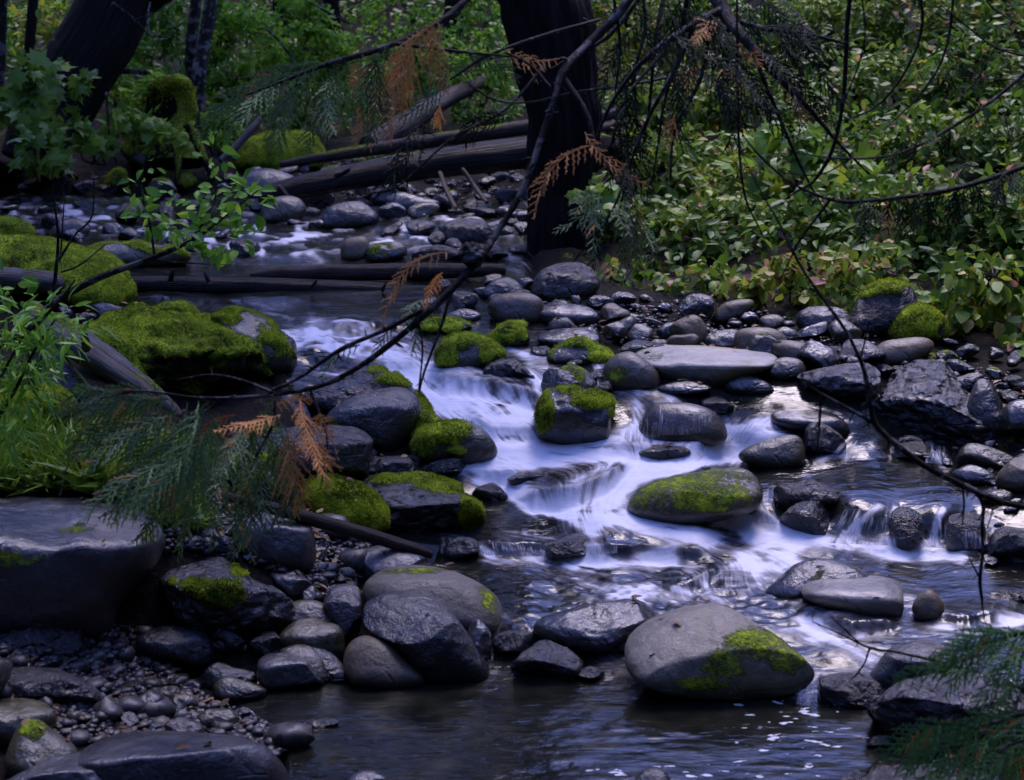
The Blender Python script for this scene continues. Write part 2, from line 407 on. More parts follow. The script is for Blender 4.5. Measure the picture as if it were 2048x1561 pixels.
# unseen slopes added round the stream to shut out the low sky
sx = np.concatenate([np.arange(-60, -20, 4.), np.arange(-20, 20.1, .8), np.arange(24, 61, 4.)]); sy = np.concatenate([np.arange(-50, -14, 4.), np.arange(-14, 50, 1.2), np.arange(50, 91, 4.)])
SX, SY = np.meshgrid(sx, sy)
sdist = np.maximum(np.maximum(np.abs(SX) - 6.2 - np.maximum(SY, 0) * .34, -SY - 6.5), SY - 36)
sq = np.stack([SX, SY, 0 * SX], -1)
SZ = -0.8 + np.clip(sdist + 0.9 * fbm(sq * .3, 70, 3), 0, 12) * 1.25 + np.clip(sdist - 12, 0, None) * .25 + fbm(sq * .9, 71, 3) * .5 - 0.4 * (sdist < 0)
kind(link("sky_block_slope", mesh_data("sky_block_slope", np.stack([SX, SY, SZ], -1), grid_faces(len(sx), len(sy))), soil), "structure")

# ---- the stream
STROKES = """80 1.0|595 690,660 690,740 708,800 740,860 775,930 830,980 890,1080 905,1180 900
55 .8|640 665,720 690,800 730
42 1.3|860 755,930 775,1010 790,1060 820
60 1.3|900 800,960 850,1010 890,1090 910,1250 905,1400 892,1540 880
50 1.1|1080 800,1045 850,1050 890,1080 910
34 1.25|1545 835,1490 860,1440 880,1380 892
55 1.1|1480 895,1360 915,1260 945,1180 990,1140 1015
70 .95|1340 900,1250 950,1200 1000,1180 1040
45 1.2|950 940,1000 960,1050 1000,1130 1020,1260 1035,1340 1060,1400 1085
30 1.0|900 930,960 950,1010 955
30 .9|1430 1045,1520 1042,1600 1055
42 1.25|1500 1062,1620 1080,1720 1095,1840 1105,1920 1115
60 .6|1260 1050,1330 1080,1450 1100,1560 1120
24 1.0|1755 1015,1720 1045,1690 1085
26 .9|1790 1020,1795 1050,1800 1090
20 1.0|1885 1020,1872 1055,1862 1095
18 .9|1530 985,1525 1015,1518 1045
26 .85|1960 1035,1990 1050,2000 1090
34 .75|980 1115,1080 1118,1200 1125,1340 1118
20 .7|890 1068,940 1085,980 1110
30 .5|1160 1050,1190 1080,1200 1110
30 .45|930 1058,1020 1075,1130 1095,1180 1112
45 .45|1480 1130,1400 1160,1340 1190,1250 1190
60 .40|1150 1130,1190 1160,1300 1180
55 .45|1560 1125,1480 1170,1440 1210,1560 1260,1650 1300
60 .5|1640 1225,1720 1250,1800 1240,1900 1240,2030 1250
40 .55|1620 1240,1690 1290,1740 1320
26 .8|1270 810,1275 845,1265 880
40 .5|1340 812,1350 845,1350 885
30 .6|1420 818,1440 850,1430 890
50 .35|1250 795,1350 800,1450 805
26 .8|1700 880,1680 905,1640 925
24 .8|1760 895,1730 905,1690 915
22 .85|1860 890,1870 912,1885 930
30 .75|990 690,1060 720,1110 715
26 1.0|1190 722,1205 750,1200 780
26 .8|1060 760,1090 775,1140 785
30 .5|1140 770,1240 785,1330 785
24 .6|30 425,120 428,190 420,260 432
26 .6|110 412,200 420,270 425
26 .4|150 470,260 470,380 475,480 490
26 .4|400 460,520 470,640 480
22 .85|470 512,560 515,640 520
26 .4|760 470,860 440,960 430
30 .45|980 500,1040 520,1050 560
30 .45|380 590,480 600,560 615
24 .8|1010 1235,1040 1250,1060 1285
40 .6|1190 1300,1230 1330,1270 1360
24 .45|1000 1345,1100 1350,1200 1350
20 .75|1625 1355,1600 1375,1590 1400
40 .3|1300 1395,1400 1405,1540 1400
30 .8|2010 1240,2048 1240,2100 1250
40 .3|1560 950,1640 950,1720 960
30 .55|2010 1060,2050 1055,2100 1060
30 .5|1960 860,2000 900,1940 920
120 .34|1050 1150,1250 1220,1400 1180,1600 1150,1800 1180
120 .34|1500 1280,1650 1260,1850 1280
150 .3|600 640,800 680,1000 700,1100 740
110 .28|100 450,400 470,800 480,1000 470"""
LIPS = [(.050, "855 760,930 776,1010 790,1085 802"), (.030, "930 838,980 868,1060 872,1100 860"), (.050, "1262 938,1205 972,1150 996,1040 1002"), (.035, "960 1098,1150 1106,1300 1108,1420 1112"),
        (.030, "1420 1034,1500 1032,1560 1046"), (.035, "600 716,700 735,800 742,850 738"), (.024, "590 655,700 662,850 655"), (.020, "640 690,740 702,820 698"), (.022, "930 942,1000 950,1050 946"), (.026, "1440 1140,1400 1165,1330 1185"), (.030, "1600 1235,1700 1262,1800 1250"), (.022, "1850 1236,1950 1242,2048 1236"),
        (.020, "60 418,160 424,270 420"), (.018, "120 468,260 474,420 470"), (.020, "470 508,560 514,660 512"), (.018, "700 455,800 462,900 452"), (.016, "300 596,450 602,600 598"), (.022, "980 505,1020 512,1060 508"), (.030, "1200 905,1350 900,1470 892")]
wx = np.concatenate([np.arange(-1300, -520, 20.0), np.arange(-520, 2620, 3.0), np.arange(2620, 3380, 20.0)]); wy = np.concatenate([np.arange(372, 1580, 3.0), np.arange(1580, 2700, 20.0)])
nyf = int((1580 - 372) / 3.0) + 1
WX, WY = np.meshgrid(wx, wy)
F = np.zeros(WX.shape, np.float32); DX = np.full(WX.shape, 0.02, np.float32); DY = np.full(WX.shape, 0.006, np.float32)
for ln in STROKES.split("\n"):
    hd, pts = ln.split("|"); sg, st = map(float, hd.split())
    pts = np.array([list(map(float, q.split())) for q in pts.split(",")])
    x0, x1, y0, y1 = pts[:, 0].min() - 2.6 * sg, pts[:, 0].max() + 2.6 * sg, pts[:, 1].min() - 2.6 * sg, pts[:, 1].max() + 2.6 * sg
    ix = np.where((wx >= x0) & (wx <= x1))[0]; iy = np.where((wy >= y0) & (wy <= y1))[0]
    if not len(ix) or not len(iy): continue
    sl = (slice(iy[0], iy[-1] + 1), slice(ix[0], ix[-1] + 1))
    X, Yg = WX[sl], WY[sl]
    best = np.full(X.shape, 1e9); tx = np.zeros(X.shape); ty = np.zeros(X.shape)
    for a, b in zip(pts[:-1], pts[1:]):
        e = b - a; L2 = (e * e).sum()
        tt = np.clip(((X - a[0]) * e[0] + (Yg - a[1]) * e[1]) / L2, 0, 1)
        d = np.hypot(X - a[0] - tt * e[0], (Yg - a[1] - tt * e[1]) * 1.25)
        w = np.exp(-(d / (sg * 0.7)) ** 2); L = math.sqrt(L2)
        tx += w * e[0] / L; ty += w * e[1] / L
        best = np.minimum(best, d)
    g = 0.8 * np.exp(-(best / (sg * 0.58)) ** 2) + 0.26 * np.exp(-(best / (sg * 1.15)) ** 2)
    F[sl] += st * g
    ww = np.exp(-(best / (sg * 1.0)) ** 2) * st
    nn = np.hypot(tx, ty) + 1e-6
    DX[sl] += ww * tx / nn; DY[sl] += ww * ty / nn
nn = np.hypot(DX, DY) + 1e-9; DX /= nn; DY /= nn

def bil(A, x, y):
    h, w = A.shape
    x = np.clip(x, 0, w - 1.001); y = np.clip(y, 0, h - 1.001)
    i = x.astype(np.int32); j = y.astype(np.int32); fx = x - i; fy = y - j
    return A[j, i] * (1 - fx) * (1 - fy) + A[j, i + 1] * fx * (1 - fy) + A[j + 1, i] * (1 - fx) * fy + A[j + 1, i + 1] * fx * fy

def streaks(noise, steps, step):
    """noise smeared along the current: the marks that moving water draws"""
    DXf, DYf = DX[:nyf], DY[:nyf]
    jj, ii = np.mgrid[0:nyf, 0:len(wx)].astype(np.float32)
    acc = bil(noise, ii, jj)
    for sgn in (1, -1):
        x, y = ii.copy(), jj.copy()
        for k in range(steps):
            vx, vy = bil(DXf, x, y), bil(DYf, x, y)
            x += sgn * step * vx; y += sgn * step * vy
            acc += bil(noise, x, y) * (1 - k / steps)
    acc -= acc.mean(); return acc / acc.std()
rs = np.random.RandomState(4)
def blur(A, r):
    k = np.ones(2 * r + 1) / (2 * r + 1)
    A = np.apply_along_axis(lambda v: np.convolve(v, k, 'same'), 0, A)
    return np.apply_along_axis(lambda v: np.convolve(v, k, 'same'), 1, A)
nz1 = rs.rand(nyf, len(wx)).astype(np.float32)
lic1 = streaks(nz1, 12, 0.9)
lic2 = streaks(blur(blur(nz1, 2), 2).astype(np.float32), 16, 1.1)
lic = np.zeros(WX.shape); lic[:nyf] = 0.75 * lic1 + 0.6 * lic2
lic /= 0.95
big = np.zeros(WX.shape); big[:nyf] = streaks(blur(blur(rs.rand(nyf, len(wx)), 6), 6).astype(np.float32), 20, 1.4)
wl = land(WX, WY)
lipz = np.zeros(WX.shape); lipf = np.zeros(WX.shape); lipd = np.zeros(WX.shape)
for h_, q in LIPS:
    q = np.array([list(map(float, v.split())) for v in q.split(',')]); q = q[np.argsort(q[:, 0])]
    yl = np.interp(WX, q[:, 0], q[:, 1]) + 9 * vnoise(np.stack([WX / 38, 0 * WX, 0 * WX + h_ * 99], -1), 21) + 4 * vnoise(np.stack([WX / 11, 0 * WX, 0 * WX + h_ * 99], -1), 22)
    tp = smooth01(WX, q[0, 0] - 14, q[0, 0] + 34) * (1 - smooth01(WX, q[-1, 0] - 34, q[-1, 0] + 14))
    s_ = yl - WY
    lipz += h_ * tp * np.where(s_ > 0, np.exp(-s_ / 42), np.exp(np.minimum(s_, 0) / 5) - .35 * np.exp(-((-s_ - 16) / 9) ** 2))
    k_ = tp * min(1.0, h_ / .045)
    lipf += k_ * np.exp(-((-s_ - 17) / np.where(-s_ > 17, 22, 8)) ** 2)
    lipd += k_ * np.exp(-((s_ - 6) / 13) ** 2)
wp = ground_at(WX, WY)
F = np.clip(F, 0, 1.7)
Fs = np.clip(F, 0, 1)
turb = fbm(np.stack([WX / 95, WY / 34, 0 * WX], -1), 40, 4)
turb2 = fbm(np.stack([WX / 30, WY / 11, 0 * WX + 5], -1), 44, 3)
Ft = F * (1 + 0.62 * turb + 0.32 * turb2)
foam = 0.22 * smooth01(Ft, 0.08, 0.6) + 0.78 * smooth01(Ft, 0.50, 1.65)  # low term lightens the water for sky reflection as well as thin aeration
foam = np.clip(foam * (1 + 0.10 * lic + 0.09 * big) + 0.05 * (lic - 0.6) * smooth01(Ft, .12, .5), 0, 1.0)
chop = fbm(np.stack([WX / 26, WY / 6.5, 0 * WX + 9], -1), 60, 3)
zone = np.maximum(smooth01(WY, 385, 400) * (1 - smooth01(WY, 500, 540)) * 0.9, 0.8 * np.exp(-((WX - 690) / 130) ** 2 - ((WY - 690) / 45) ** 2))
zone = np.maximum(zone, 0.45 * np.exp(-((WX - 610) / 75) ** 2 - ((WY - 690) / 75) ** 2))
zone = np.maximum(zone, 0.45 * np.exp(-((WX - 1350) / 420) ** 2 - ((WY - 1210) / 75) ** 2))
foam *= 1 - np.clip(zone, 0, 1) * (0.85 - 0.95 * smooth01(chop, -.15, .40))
foam = np.clip(foam + zone * (0.42 * smooth01(chop, -0.02, 0.30) + 0.05), 0, 1)  # chop crests lightened in place of sky glints, along with foam speckle
foam = np.clip(foam * (1 - 0.42 * np.clip(lipd, 0, 1)) + 0.55 * np.clip(lipf, 0, 1) * (0.75 + .22 * lic + .8 * turb2), 0, 1)
foam *= 1 - smooth01(WY, 1380, 1440)
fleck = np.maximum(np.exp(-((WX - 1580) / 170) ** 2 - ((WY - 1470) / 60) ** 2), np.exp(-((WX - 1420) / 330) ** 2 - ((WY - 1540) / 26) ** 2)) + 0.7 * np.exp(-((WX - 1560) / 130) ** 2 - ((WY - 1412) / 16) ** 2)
calm = 1 - smooth01(F, 0.05, 0.5)
wz = 0.0006 * lic * smooth01(F, 0.05, 0.5) + 0.006 * big * smooth01(F, 0.15, 0.9)
rip = vnoise(np.stack([WX / 60 + WY / 90, WY / 9.0, 0 * WX], -1), 3) + 0.5 * vnoise(np.stack([WX / 26 - WY / 50, WY / 5.0, 0 * WX + 3], -1), 8)
wz += calm * 0.0035 * rip
wz += 0.018 * fbm(np.stack([WX / 70, WY / 30, 0 * WX], -1), 12, 3) * smooth01(F, 0.1, 0.6)
wz += zone * 0.030 * chop + lipz
wp[..., 2] += wz - 0.10 * wl
t = NT("stream_water"); c = t.pos()
fo = t.attr("foam"); ca = t.attr("calm")
m1 = t.mapping(c, (3.0, 9.0, 3.0)); m2 = t.mapping(c, (16.0, 30.0, 16.0), (0, 0, 0.25))
w1 = t.noise(m1, 1.0, 3, 0.55, 0.4); w2 = t.noise(m2, 1.0, 4, 0.6, 0.8)
bed = t.ramp(t.noise(c, 5.5, 4, 0.6), [(0.35, (0.007, 0.008, 0.006)), (0.55, (0.016, 0.017, 0.012)), (0.72, (0.036, 0.034, 0.023))])
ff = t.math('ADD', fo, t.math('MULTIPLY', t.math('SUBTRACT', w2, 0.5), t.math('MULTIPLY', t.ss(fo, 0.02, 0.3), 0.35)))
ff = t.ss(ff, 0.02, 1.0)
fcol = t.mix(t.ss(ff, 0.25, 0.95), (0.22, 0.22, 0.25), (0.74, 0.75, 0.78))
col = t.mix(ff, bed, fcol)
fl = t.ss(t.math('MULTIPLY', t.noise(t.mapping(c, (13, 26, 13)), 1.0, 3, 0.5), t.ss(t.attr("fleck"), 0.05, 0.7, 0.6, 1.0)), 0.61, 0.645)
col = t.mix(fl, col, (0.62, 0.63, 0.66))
r = t.ss(ff, 0.0, 0.6, 0.07, 0.55)
b = t.bump(w1, 0.16, 0.05); b = t.bump(w2, 0.22, 0.012, b)
water_mat = t.done(t.bsdf(Base_Color=col, Roughness=r, IOR=1.33, Normal=b))
keep = (wl < 0.985)
fq = grid_faces(len(wx), len(wy))
fq = fq[keep.ravel()[fq].any(1)]
used, inv = np.unique(fq, return_inverse=True)
me = mesh_data("water", wp.reshape(-1, 3)[used], inv.reshape(-1, 4))
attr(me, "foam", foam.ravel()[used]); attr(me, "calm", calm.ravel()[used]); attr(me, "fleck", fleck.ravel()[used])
kind(link("water", me, water_mat), "structure")

# thin sheets of falling water: lip left, lip right, foot left, foot right
t = NT("falling_water"); cm = t.n("CombineXYZ"); t.l(t.attr("u"), cm.inputs[0]); t.l(t.attr("v"), cm.inputs[1])
st = t.noise(t.mapping(cm.outputs[0], (1, .05, 1)), 55, 4, 0.65); st2 = t.noise(t.mapping(cm.outputs[0], (1, .16, 1)), 16, 3, 0.6)
a_ = t.ss(t.math('ADD', t.math('ADD', t.math('MULTIPLY', st, .6), t.math('MULTIPLY', st2, .5)), t.math('MULTIPLY', t.attr("body"), .5)), .62, .98)
p = t.bsdf(Base_Color=(0.55, 0.56, 0.60), Roughness=0.4, Normal=t.bump(st, .4, .01))
tr = t.n("BsdfTransparent"); mx = t.n("MixShader"); t.l(a_, mx.inputs[0]); t.l(tr.outputs[0], mx.inputs[1]); t.l(p, mx.inputs[2])
fall_mat = t.done(mx.outputs[0])
for lip, foot, bulge in [((1250, 806, 1302, 806), (1244, 884, 1300, 884), .10), ((1296, 806, 1452, 818), (1288, 882, 1458, 876), .20), ((1450, 830, 1548, 822), (1405, 888, 1500, 888), .05), ((1500, 984, 1550, 992), (1498, 1044, 1560, 1050), .05),
        ((1688, 1008, 1790, 1012), (1640, 1086, 1790, 1092), .10), ((1784, 1018, 1800, 1014), (1780, 1092, 1806, 1092), .05), ((1838, 1022, 1902, 1030), (1836, 1094, 1905, 1098), .06), ((1896, 1034, 1972, 1032), (1900, 1098, 1976, 1098), .07),
        ((860, 1066, 930, 1072), (880, 1106, 940, 1116), .04), ((940, 1074, 1100, 1086), (946, 1110, 1110, 1114), .05), ((1166, 1064, 1240, 1060), (1172, 1112, 1240, 1106), .06), ((1176, 722, 1216, 716), (1190, 782, 1222, 786), .06),
        ((1690, 872, 1740, 878), (1650, 920, 1720, 922), .06), ((1850, 884, 1900, 888), (1846, 926, 1910, 930), .05), ((1596, 1352, 1640, 1350), (1590, 1408, 1622, 1412), .05), ((1000, 1238, 1050, 1244), (1010, 1292, 1050, 1296), .05), ((1048, 744, 1096, 750), (1040, 786, 1100, 790), .04)]:
    nu, nv = 40, 16
    uu, vv_ = np.meshgrid(np.linspace(0, 1, nu), np.linspace(0, 1, nv))
    px = (lip[0] * (1 - uu) + lip[2] * uu) * (1 - vv_) + (foot[0] * (1 - uu) + foot[2] * uu) * vv_
    py = (lip[1] * (1 - uu) + lip[3] * uu) * (1 - vv_) + (foot[1] * (1 - uu) + foot[3] * uu) * vv_
    Yl, Yf = depth(px[0], py[0]), depth(px[-1], py[-1])
    Yy = Yl[None] * (1 - vv_ ** .75) + Yf[None] * vv_ ** .75 - bulge * np.sin(math.pi * np.clip(vv_ * .9 + .1, 0, 1)) * (0.5 + 0.5 * np.sin(math.pi * uu)) + .02 * vnoise(np.stack([uu * 9, vv_ * 2, 0 * uu], -1), 5) - .02
    Vw = at(px, py, Yy)
    wid = abs(lip[2] - lip[0]) * float(Yl.mean()) / FPX
    me = mesh_data("waterfall", Vw, grid_faces(nu, nv))
    attr(me, "u", (uu * wid * 2.2 + lip[0] * .01).ravel()); attr(me, "v", (vv_ * .5).ravel())
    attr(me, "body", (0.15 + .35 * vv_ ** 2 - .5 * (smooth01(uu, .12, 0) + smooth01(uu, .88, 1)) - .4 * smooth01(vv_, .15, 0)).ravel())
    kind(link("waterfall", me, fall_mat), "structure")
# ------------------------------------------------------------------ rocks
def ico(n):
    bm = bmesh.new(); bmesh.ops.create_icosphere(bm, subdivisions=n, radius=1.0)
    V = np.array([v.co[:] for v in bm.verts]); F = np.array([[v.index for v in f.verts] for f in bm.faces]); bm.free()
    return V, F
ICO = {n: ico(n) for n in (2, 3, 4, 5, 6)}

def vertex_normals(V, F):
    fn = np.cross(V[F[:, 1]] - V[F[:, 0]], V[F[:, 2]] - V[F[:, 0]])
    N = np.zeros_like(V)
    for k in range(3): np.add.at(N, F[:, k], fn)
    return N / (np.linalg.norm(N, axis=1, keepdims=True) + 1e-12)

def radial(poly, c, n=180, soft=3):
    th = np.linspace(-math.pi, math.pi, n, endpoint=False)
    dx, dy = np.cos(th), np.sin(th); r = np.zeros(n)
    P = np.array(poly) - c
    for a, b in zip(P, np.roll(P, -1, 0)):
        e = b - a; den = dx * e[1] - dy * e[0]
        den = np.where(abs(den) < 1e-9, 1e-9, den)
        tt = (a[0] * e[1] - a[1] * e[0]) / den; u = (a[0] * dy - a[1] * dx) / den
        r = np.maximum(r, np.where((u >= -1e-6) & (u <= 1 + 1e-6) & (tt > 0), tt, 0))
    k = np.ones(2 * soft + 1); k /= k.sum()
    for _ in range(2):
        r = np.convolve(np.concatenate([r[-soft:], r, r[:soft]]), k, 'valid')
    return th, r

def smooth_poly(pts):
    """a closed outline through the points with rounded turns"""
    P = np.array(pts, float); out = []
    n = len(P)
    for i in range(n):
        p0, p1, p2, p3 = P[i - 1], P[i], P[(i + 1) % n], P[(i + 2) % n]
        for tt in (0, .25, .5, .75):
            out.append(0.5 * (2 * p1 + (p2 - p0) * tt + (2 * p0 - 5 * p1 + 4 * p2 - p3) * tt ** 2 + (3 * p1 - p0 - 3 * p2 + p3) * tt ** 3))
    return np.array(out)

RESTS = []
def rock(name, label, mat, outline, m=0.0, group=None, cat=None, T=1.0, lean=0.35, ridge=None, rs=1.3, lev=None, rough=0.05, fac=0, seed=None, by=None, wet=0.18, mdx=0.0, k=0.72, flat=False, tuft=0, sink=0.10, Y=None, mp=None):
    """a rock of real size standing where its foot meets the ground or water; 'outline' is its shape as seen from the front.
    lean: how much its face slopes back; ridge: share of its height above which the top plane recedes (slope rs)"""
    P = np.array(outline, float)
    seed = seed if seed is not None else int(abs(P.sum() * 7)) % 9973
    rnd = np.random.RandomState(seed)
    x0, y0 = P.min(0); x1, y1 = P.max(0); w, h = x1 - x0, y1 - y0
    base = by if by is not None else y1 - 0.03 * h
    bx = P[P[:, 1] > y1 - 0.35 * h][:, 0].mean()
    Yb = float(depth(bx, base)) if Y is None else Y
    pxm = Yb / FPX * 1.02
    Tm = T * 0.46 * math.sqrt(w * min(h, w)) * pxm
    Yc = Yb + Tm * 0.62
    pxm = Yc / FPX * 1.02
    P[:, 1] += sink * h * smooth01(P[:, 1], y0 + 0.55 * h, y1)          # the part below water or gravel
    P = smooth_poly(P)
    c = np.array([(x0 + x1) / 2, (y0 + y1) / 2 + 0.04 * h])
    L = (P - c) * np.array([1, -1]) * pxm
    th, r = radial(L, np.zeros(2), soft=2 if not flat else 1)
    size = max(w, h)
    if lev is None: lev = 6 if size > 230 else 5 if size > 75 else 4 if size > 32 else 3
    V, Fc = ICO[lev]
    s = V.copy()
    # axes: x right, y towards the camera, z up (sphere), laid out in the plane square to the view
    ang = np.arctan2(s[:, 2], s[:, 0]); rho = np.sqrt(np.clip(1 - s[:, 1] ** 2, 0, 1))
    rr = np.interp(ang, np.concatenate([th, [math.pi]]), np.concatenate([r, [r[0]]]))
    q = rho ** k
    a, b = rr * q * np.cos(ang), rr * q * np.sin(ang)
    dpt = -np.sign(s[:, 1]) * np.abs(s[:, 1]) ** 0.85 * Tm                # + is away from the camera
    hh = h * pxm; bn = (b + hh * 0.5) / hh
    dpt = dpt * np.where(dpt < 0, 1.0, 1.25) + lean * b
    if ridge is not None:
        rl = ridge + 0.10 * fbm(np.stack([a / (w * pxm) * 3, 0 * a, 0 * a], -1), seed, 2)
        up = np.clip(bn - rl, 0, None) * hh
        dn = np.clip(rl - bn, 0, None) * hh
        dpt = dpt + rs * up * 1.4 + 0.28 * dn * (dpt < 0.2 * Tm)
    Fc = Fc[:, ::-1]
    pts = np.stack([a, dpt, b], -1)
    if fac:
        S = np.array([w * pxm / 2, Tm, hh / 2])
        u = pts / S
        for _ in range(fac):
            nn_ = rnd.normal(size=3); nn_[1] = -abs(nn_[1]) * 1.2; nn_ /= np.linalg.norm(nn_)
            off = rnd.uniform(0.60, 0.88); dd = u @ nn_ - off
            u = u - np.clip(dd, 0, None)[:, None] * nn_ * 0.85
        pts = u * S
    N = vertex_normals(pts, Fc)
    sc_ = 1.0 / (0.5 * math.sqrt(w * h) * pxm)
    amp = rough / sc_
    d = fbm(pts * sc_ * 1.6 + seed, seed, 4, 0.52) * amp
    if fac: d += (np.abs(fbm(pts * sc_ * 2.6 + seed, seed + 5, 3)) - 0.25) * amp * 1.1
    pts = pts + N * d[:, None]
    # into world axes (plane square to the line of sight, upright in x)
    sight = ray(c[0], c[1]); sight /= np.linalg.norm(sight)
    upv = np.array([0, 0, 1.0]) - sight * sight[2]; upv /= np.linalg.norm(upv)
    rtv = np.cross(sight, upv)
    W = pts[:, :1] * rtv + pts[:, 1:2] * sight + pts[:, 2:] * upv
    ctr = at(c[0], c[1], Yc)
    zb = W[:, 2].min() + 0.0
    org = np.array([ctr[0], ctr[1], ctr[2] + zb])
    Wl = W + ctr - org
    N = vertex_normals(Wl, Fc)
    fb = fbm(Wl * sc_ * 1.1 + 31, seed + 3, 4)
    fb2 = fbm(Wl * 7.0, seed + 9, 3)
    sco = N[:, 2] * 0.55 + fb * 1.0 + fb2 * 0.5 + mdx * Wl[:, 0] / (w * pxm / 2)
    thr = 1.15 - 1.5 * m
    mo = smooth01(sco, thr - 0.2, thr + 0.2) if m > 0 else np.zeros(len(Wl))
    if mp:                                                                 # patches where the moss grows
        vx = c[0] + pts[:, 0] / pxm; vy = c[1] - pts[:, 2] / pxm; g_ = np.zeros(len(Wl))
        for q in mp.split(";"):
            ex, ey, erx, ery, ew = map(float, q.split())
            g_ = np.maximum(g_, ew * np.exp(-(((vx - ex) / erx) ** 2 + ((vy - ey) / ery) ** 2)))
        mo = smooth01(g_ + fb * 0.35 + fb2 * 0.25, 0.15, 0.75)
    if not tuft:
        mo = mo * (0.46 + 0.34 * (fb + 0.35))
    else:                                                                  # moss cushions stand proud of the stone
        mo = mo * (0.72 + 0.4 * (fb + 0.4))
        Wl = Wl + N * (mo * (0.008 + 0.030 * (fbm(Wl * 9, seed, 4) + 0.25)))[:, None]
    gz = CAM_H + (Yb) * (ray(bx, base)[2] / ray(bx, base)[1])
    hz = (Wl[:, 2] + org[2] - gz)
    we = 1 - smooth01(hz + 0.03 * fb, 0.0, wet * (0.4 + hh)) if wet else np.zeros(len(Wl))
    me = mesh_data(name, Wl, Fc, smooth=True)
    attr(me, "moss", mo); attr(me, "wet", we * (1 - mo))
    o = link(name, me, RM[mat], None, org)
    tag(o, label, cat or ("boulder" if size > 150 else "rock"), group)
    RESTS.append((label, org, Wl, N))
    if tuft:
        moss_tufts(o, Wl, Fc, mo, N, tuft, seed)
    return o

def tuft_mesh(Pp, Nn, size, rnd, blades=3, up=0.5):
    n = len(Pp); M = n * blades
    p = np.repeat(Pp, blades, 0); nn_ = np.repeat(Nn, blades, 0) + rnd.normal(size=(M, 3)) * 0.55 + np.array([0, 0, up])
    nn_ /= np.linalg.norm(nn_, axis=1, keepdims=True)
    sd_ = np.cross(nn_, rnd.normal(size=(M, 3))); sd_ /= np.linalg.norm(sd_, axis=1, keepdims=True) + 1e-9
    L = size * rnd.uniform(0.5, 1.3, (M, 1)); p = p + rnd.normal(size=(M, 3)) * size * 0.3
    V = np.stack([p - sd_ * L * 0.26, p + sd_ * L * 0.26, p + nn_ * L], 1).reshape(-1, 3)
    Fq = np.arange(M * 3).reshape(-1, 3)
    return V, Fq

def moss_tufts(o, V, F, mo, N, count0, seed, size=0.009, up=0.2):
    rnd = np.random.RandomState(seed + 1); count = int(count0 * 1.8)
    fc = V[F].mean(1); fm = mo[F].mean(1); fn = N[F].mean(1)
    ar = np.linalg.norm(np.cross(V[F[:, 1]] - V[F[:, 0]], V[F[:, 2]] - V[F[:, 0]]), axis=1)
    pr = ar * np.clip(fm - 0.35, 0, 1) * np.where(fn[:, 1] < 0.5, 1, 0.15)
    if pr.sum() <= 0: return
    idx = rnd.choice(len(F), count, p=pr / pr.sum())
    bc = rnd.dirichlet((1, 1, 1), count)
    P_ = (V[F[idx]] * bc[..., None]).sum(1)
    Vt, Ft = tuft_mesh(P_, fn[idx], size, rnd, 2, up)
    me = mesh_data("moss", Vt, Ft, smooth=False)
    base = np.clip(0.5 + 1.1 * fbm(P_ * 9, seed, 3) + 0.25 * (fn[idx][:, 2] - 0.4) + rnd.normal(size=count) * 0.14, 0, 1)
    attr(me, "tint", np.repeat(base, 6))
    link("moss", me, LM['moss'], o)

def R(name, label, mat, pts, **kw):
    P = [tuple(map(float, q.split())) for q in pts.split(",")]
    return rock(name, label, mat, P, **kw)

B, S_ = "boulder", "stone"
# left bank, near
R(B, "huge flat-topped lavender-grey boulder overhanging the gravel on the near left", 'grey', "-90 985,0 978,130 983,240 997,300 1025,330 1062,327 1105,305 1150,240 1195,190 1260,60 1270,-90 1240", mp="140 1062 60 18 .5;300 1085 34 26 .7;60 1120 80 24 .6;20 1110 40 20 .8", T=1.15, ridge=.64, rs=1.5, lean=.16, rough=.075, k=.62, wet=0, by=1262)
R(B, "black wet slab with a glistening top under the huge flat-topped boulder", 'glisten', "-60 1212,60 1222,112 1240,165 1265,198 1310,192 1345,100 1350,-60 1300", ridge=.62, rs=1.5, lean=.1, fac=6, rough=.08, k=.6)
R(B, "long dark slab lying on the gravel below the black wet slab", 'dark', "-60 1322,60 1328,150 1358,205 1400,160 1425,-60 1410", ridge=.6, rs=1.2, fac=5, rough=.05, k=.6)
R(B, "olive rounded boulder at the left edge above the egg-shaped corner rock", 'olive', "-50 1390,50 1398,105 1422,113 1455,70 1485,-50 1485", m=.16, ridge=.6)
R(B, "smooth olive-grey boulder tilted against the long foreground slab", 'olive', "15 1490,45 1435,78 1434,112 1465,158 1510,140 1550,60 1560,10 1530", m=.22, lean=.5)
R(B, "long smooth grey slab with a sharp edge beside the near pool", 'grey', "130 1520,165 1480,210 1455,290 1449,400 1465,500 1485,558 1525,590 1585,560 1640,160 1640", m=.12, ridge=.70, rs=1.8, lean=.12, rough=.03, k=.62, by=1630, T=.8)
R(B, "grey boulder cut by the bottom left corner of the photo", 'grey', "-40 1590,60 1528,130 1508,185 1508,225 1535,262 1585,250 1650,-40 1650", ridge=.72, rs=1.2, fac=2, by=1640, T=.8)
R(B, "smooth dark oval boulder balanced over the gravel hollow", 'slate', "268 1275,298 1255,350 1247,400 1258,425 1288,433 1322,405 1340,340 1322,285 1305", lean=.25, rough=.025, ridge=.66, rs=.6)
R(B, "wet rock with a thin trickle running down between moss patches", 'glisten', "305 1100,340 1085,400 1078,452 1098,492 1150,552 1182,592 1215,575 1300,480 1305,400 1270,330 1190", mp="440 1185 48 26 1.2;400 1170 40 18 1;480 1140 24 20 1;350 1160 16 10 .7", ridge=.55, rs=1.2, fac=7, rough=.08, lean=.5, tuft=1500, mdx=-.15)
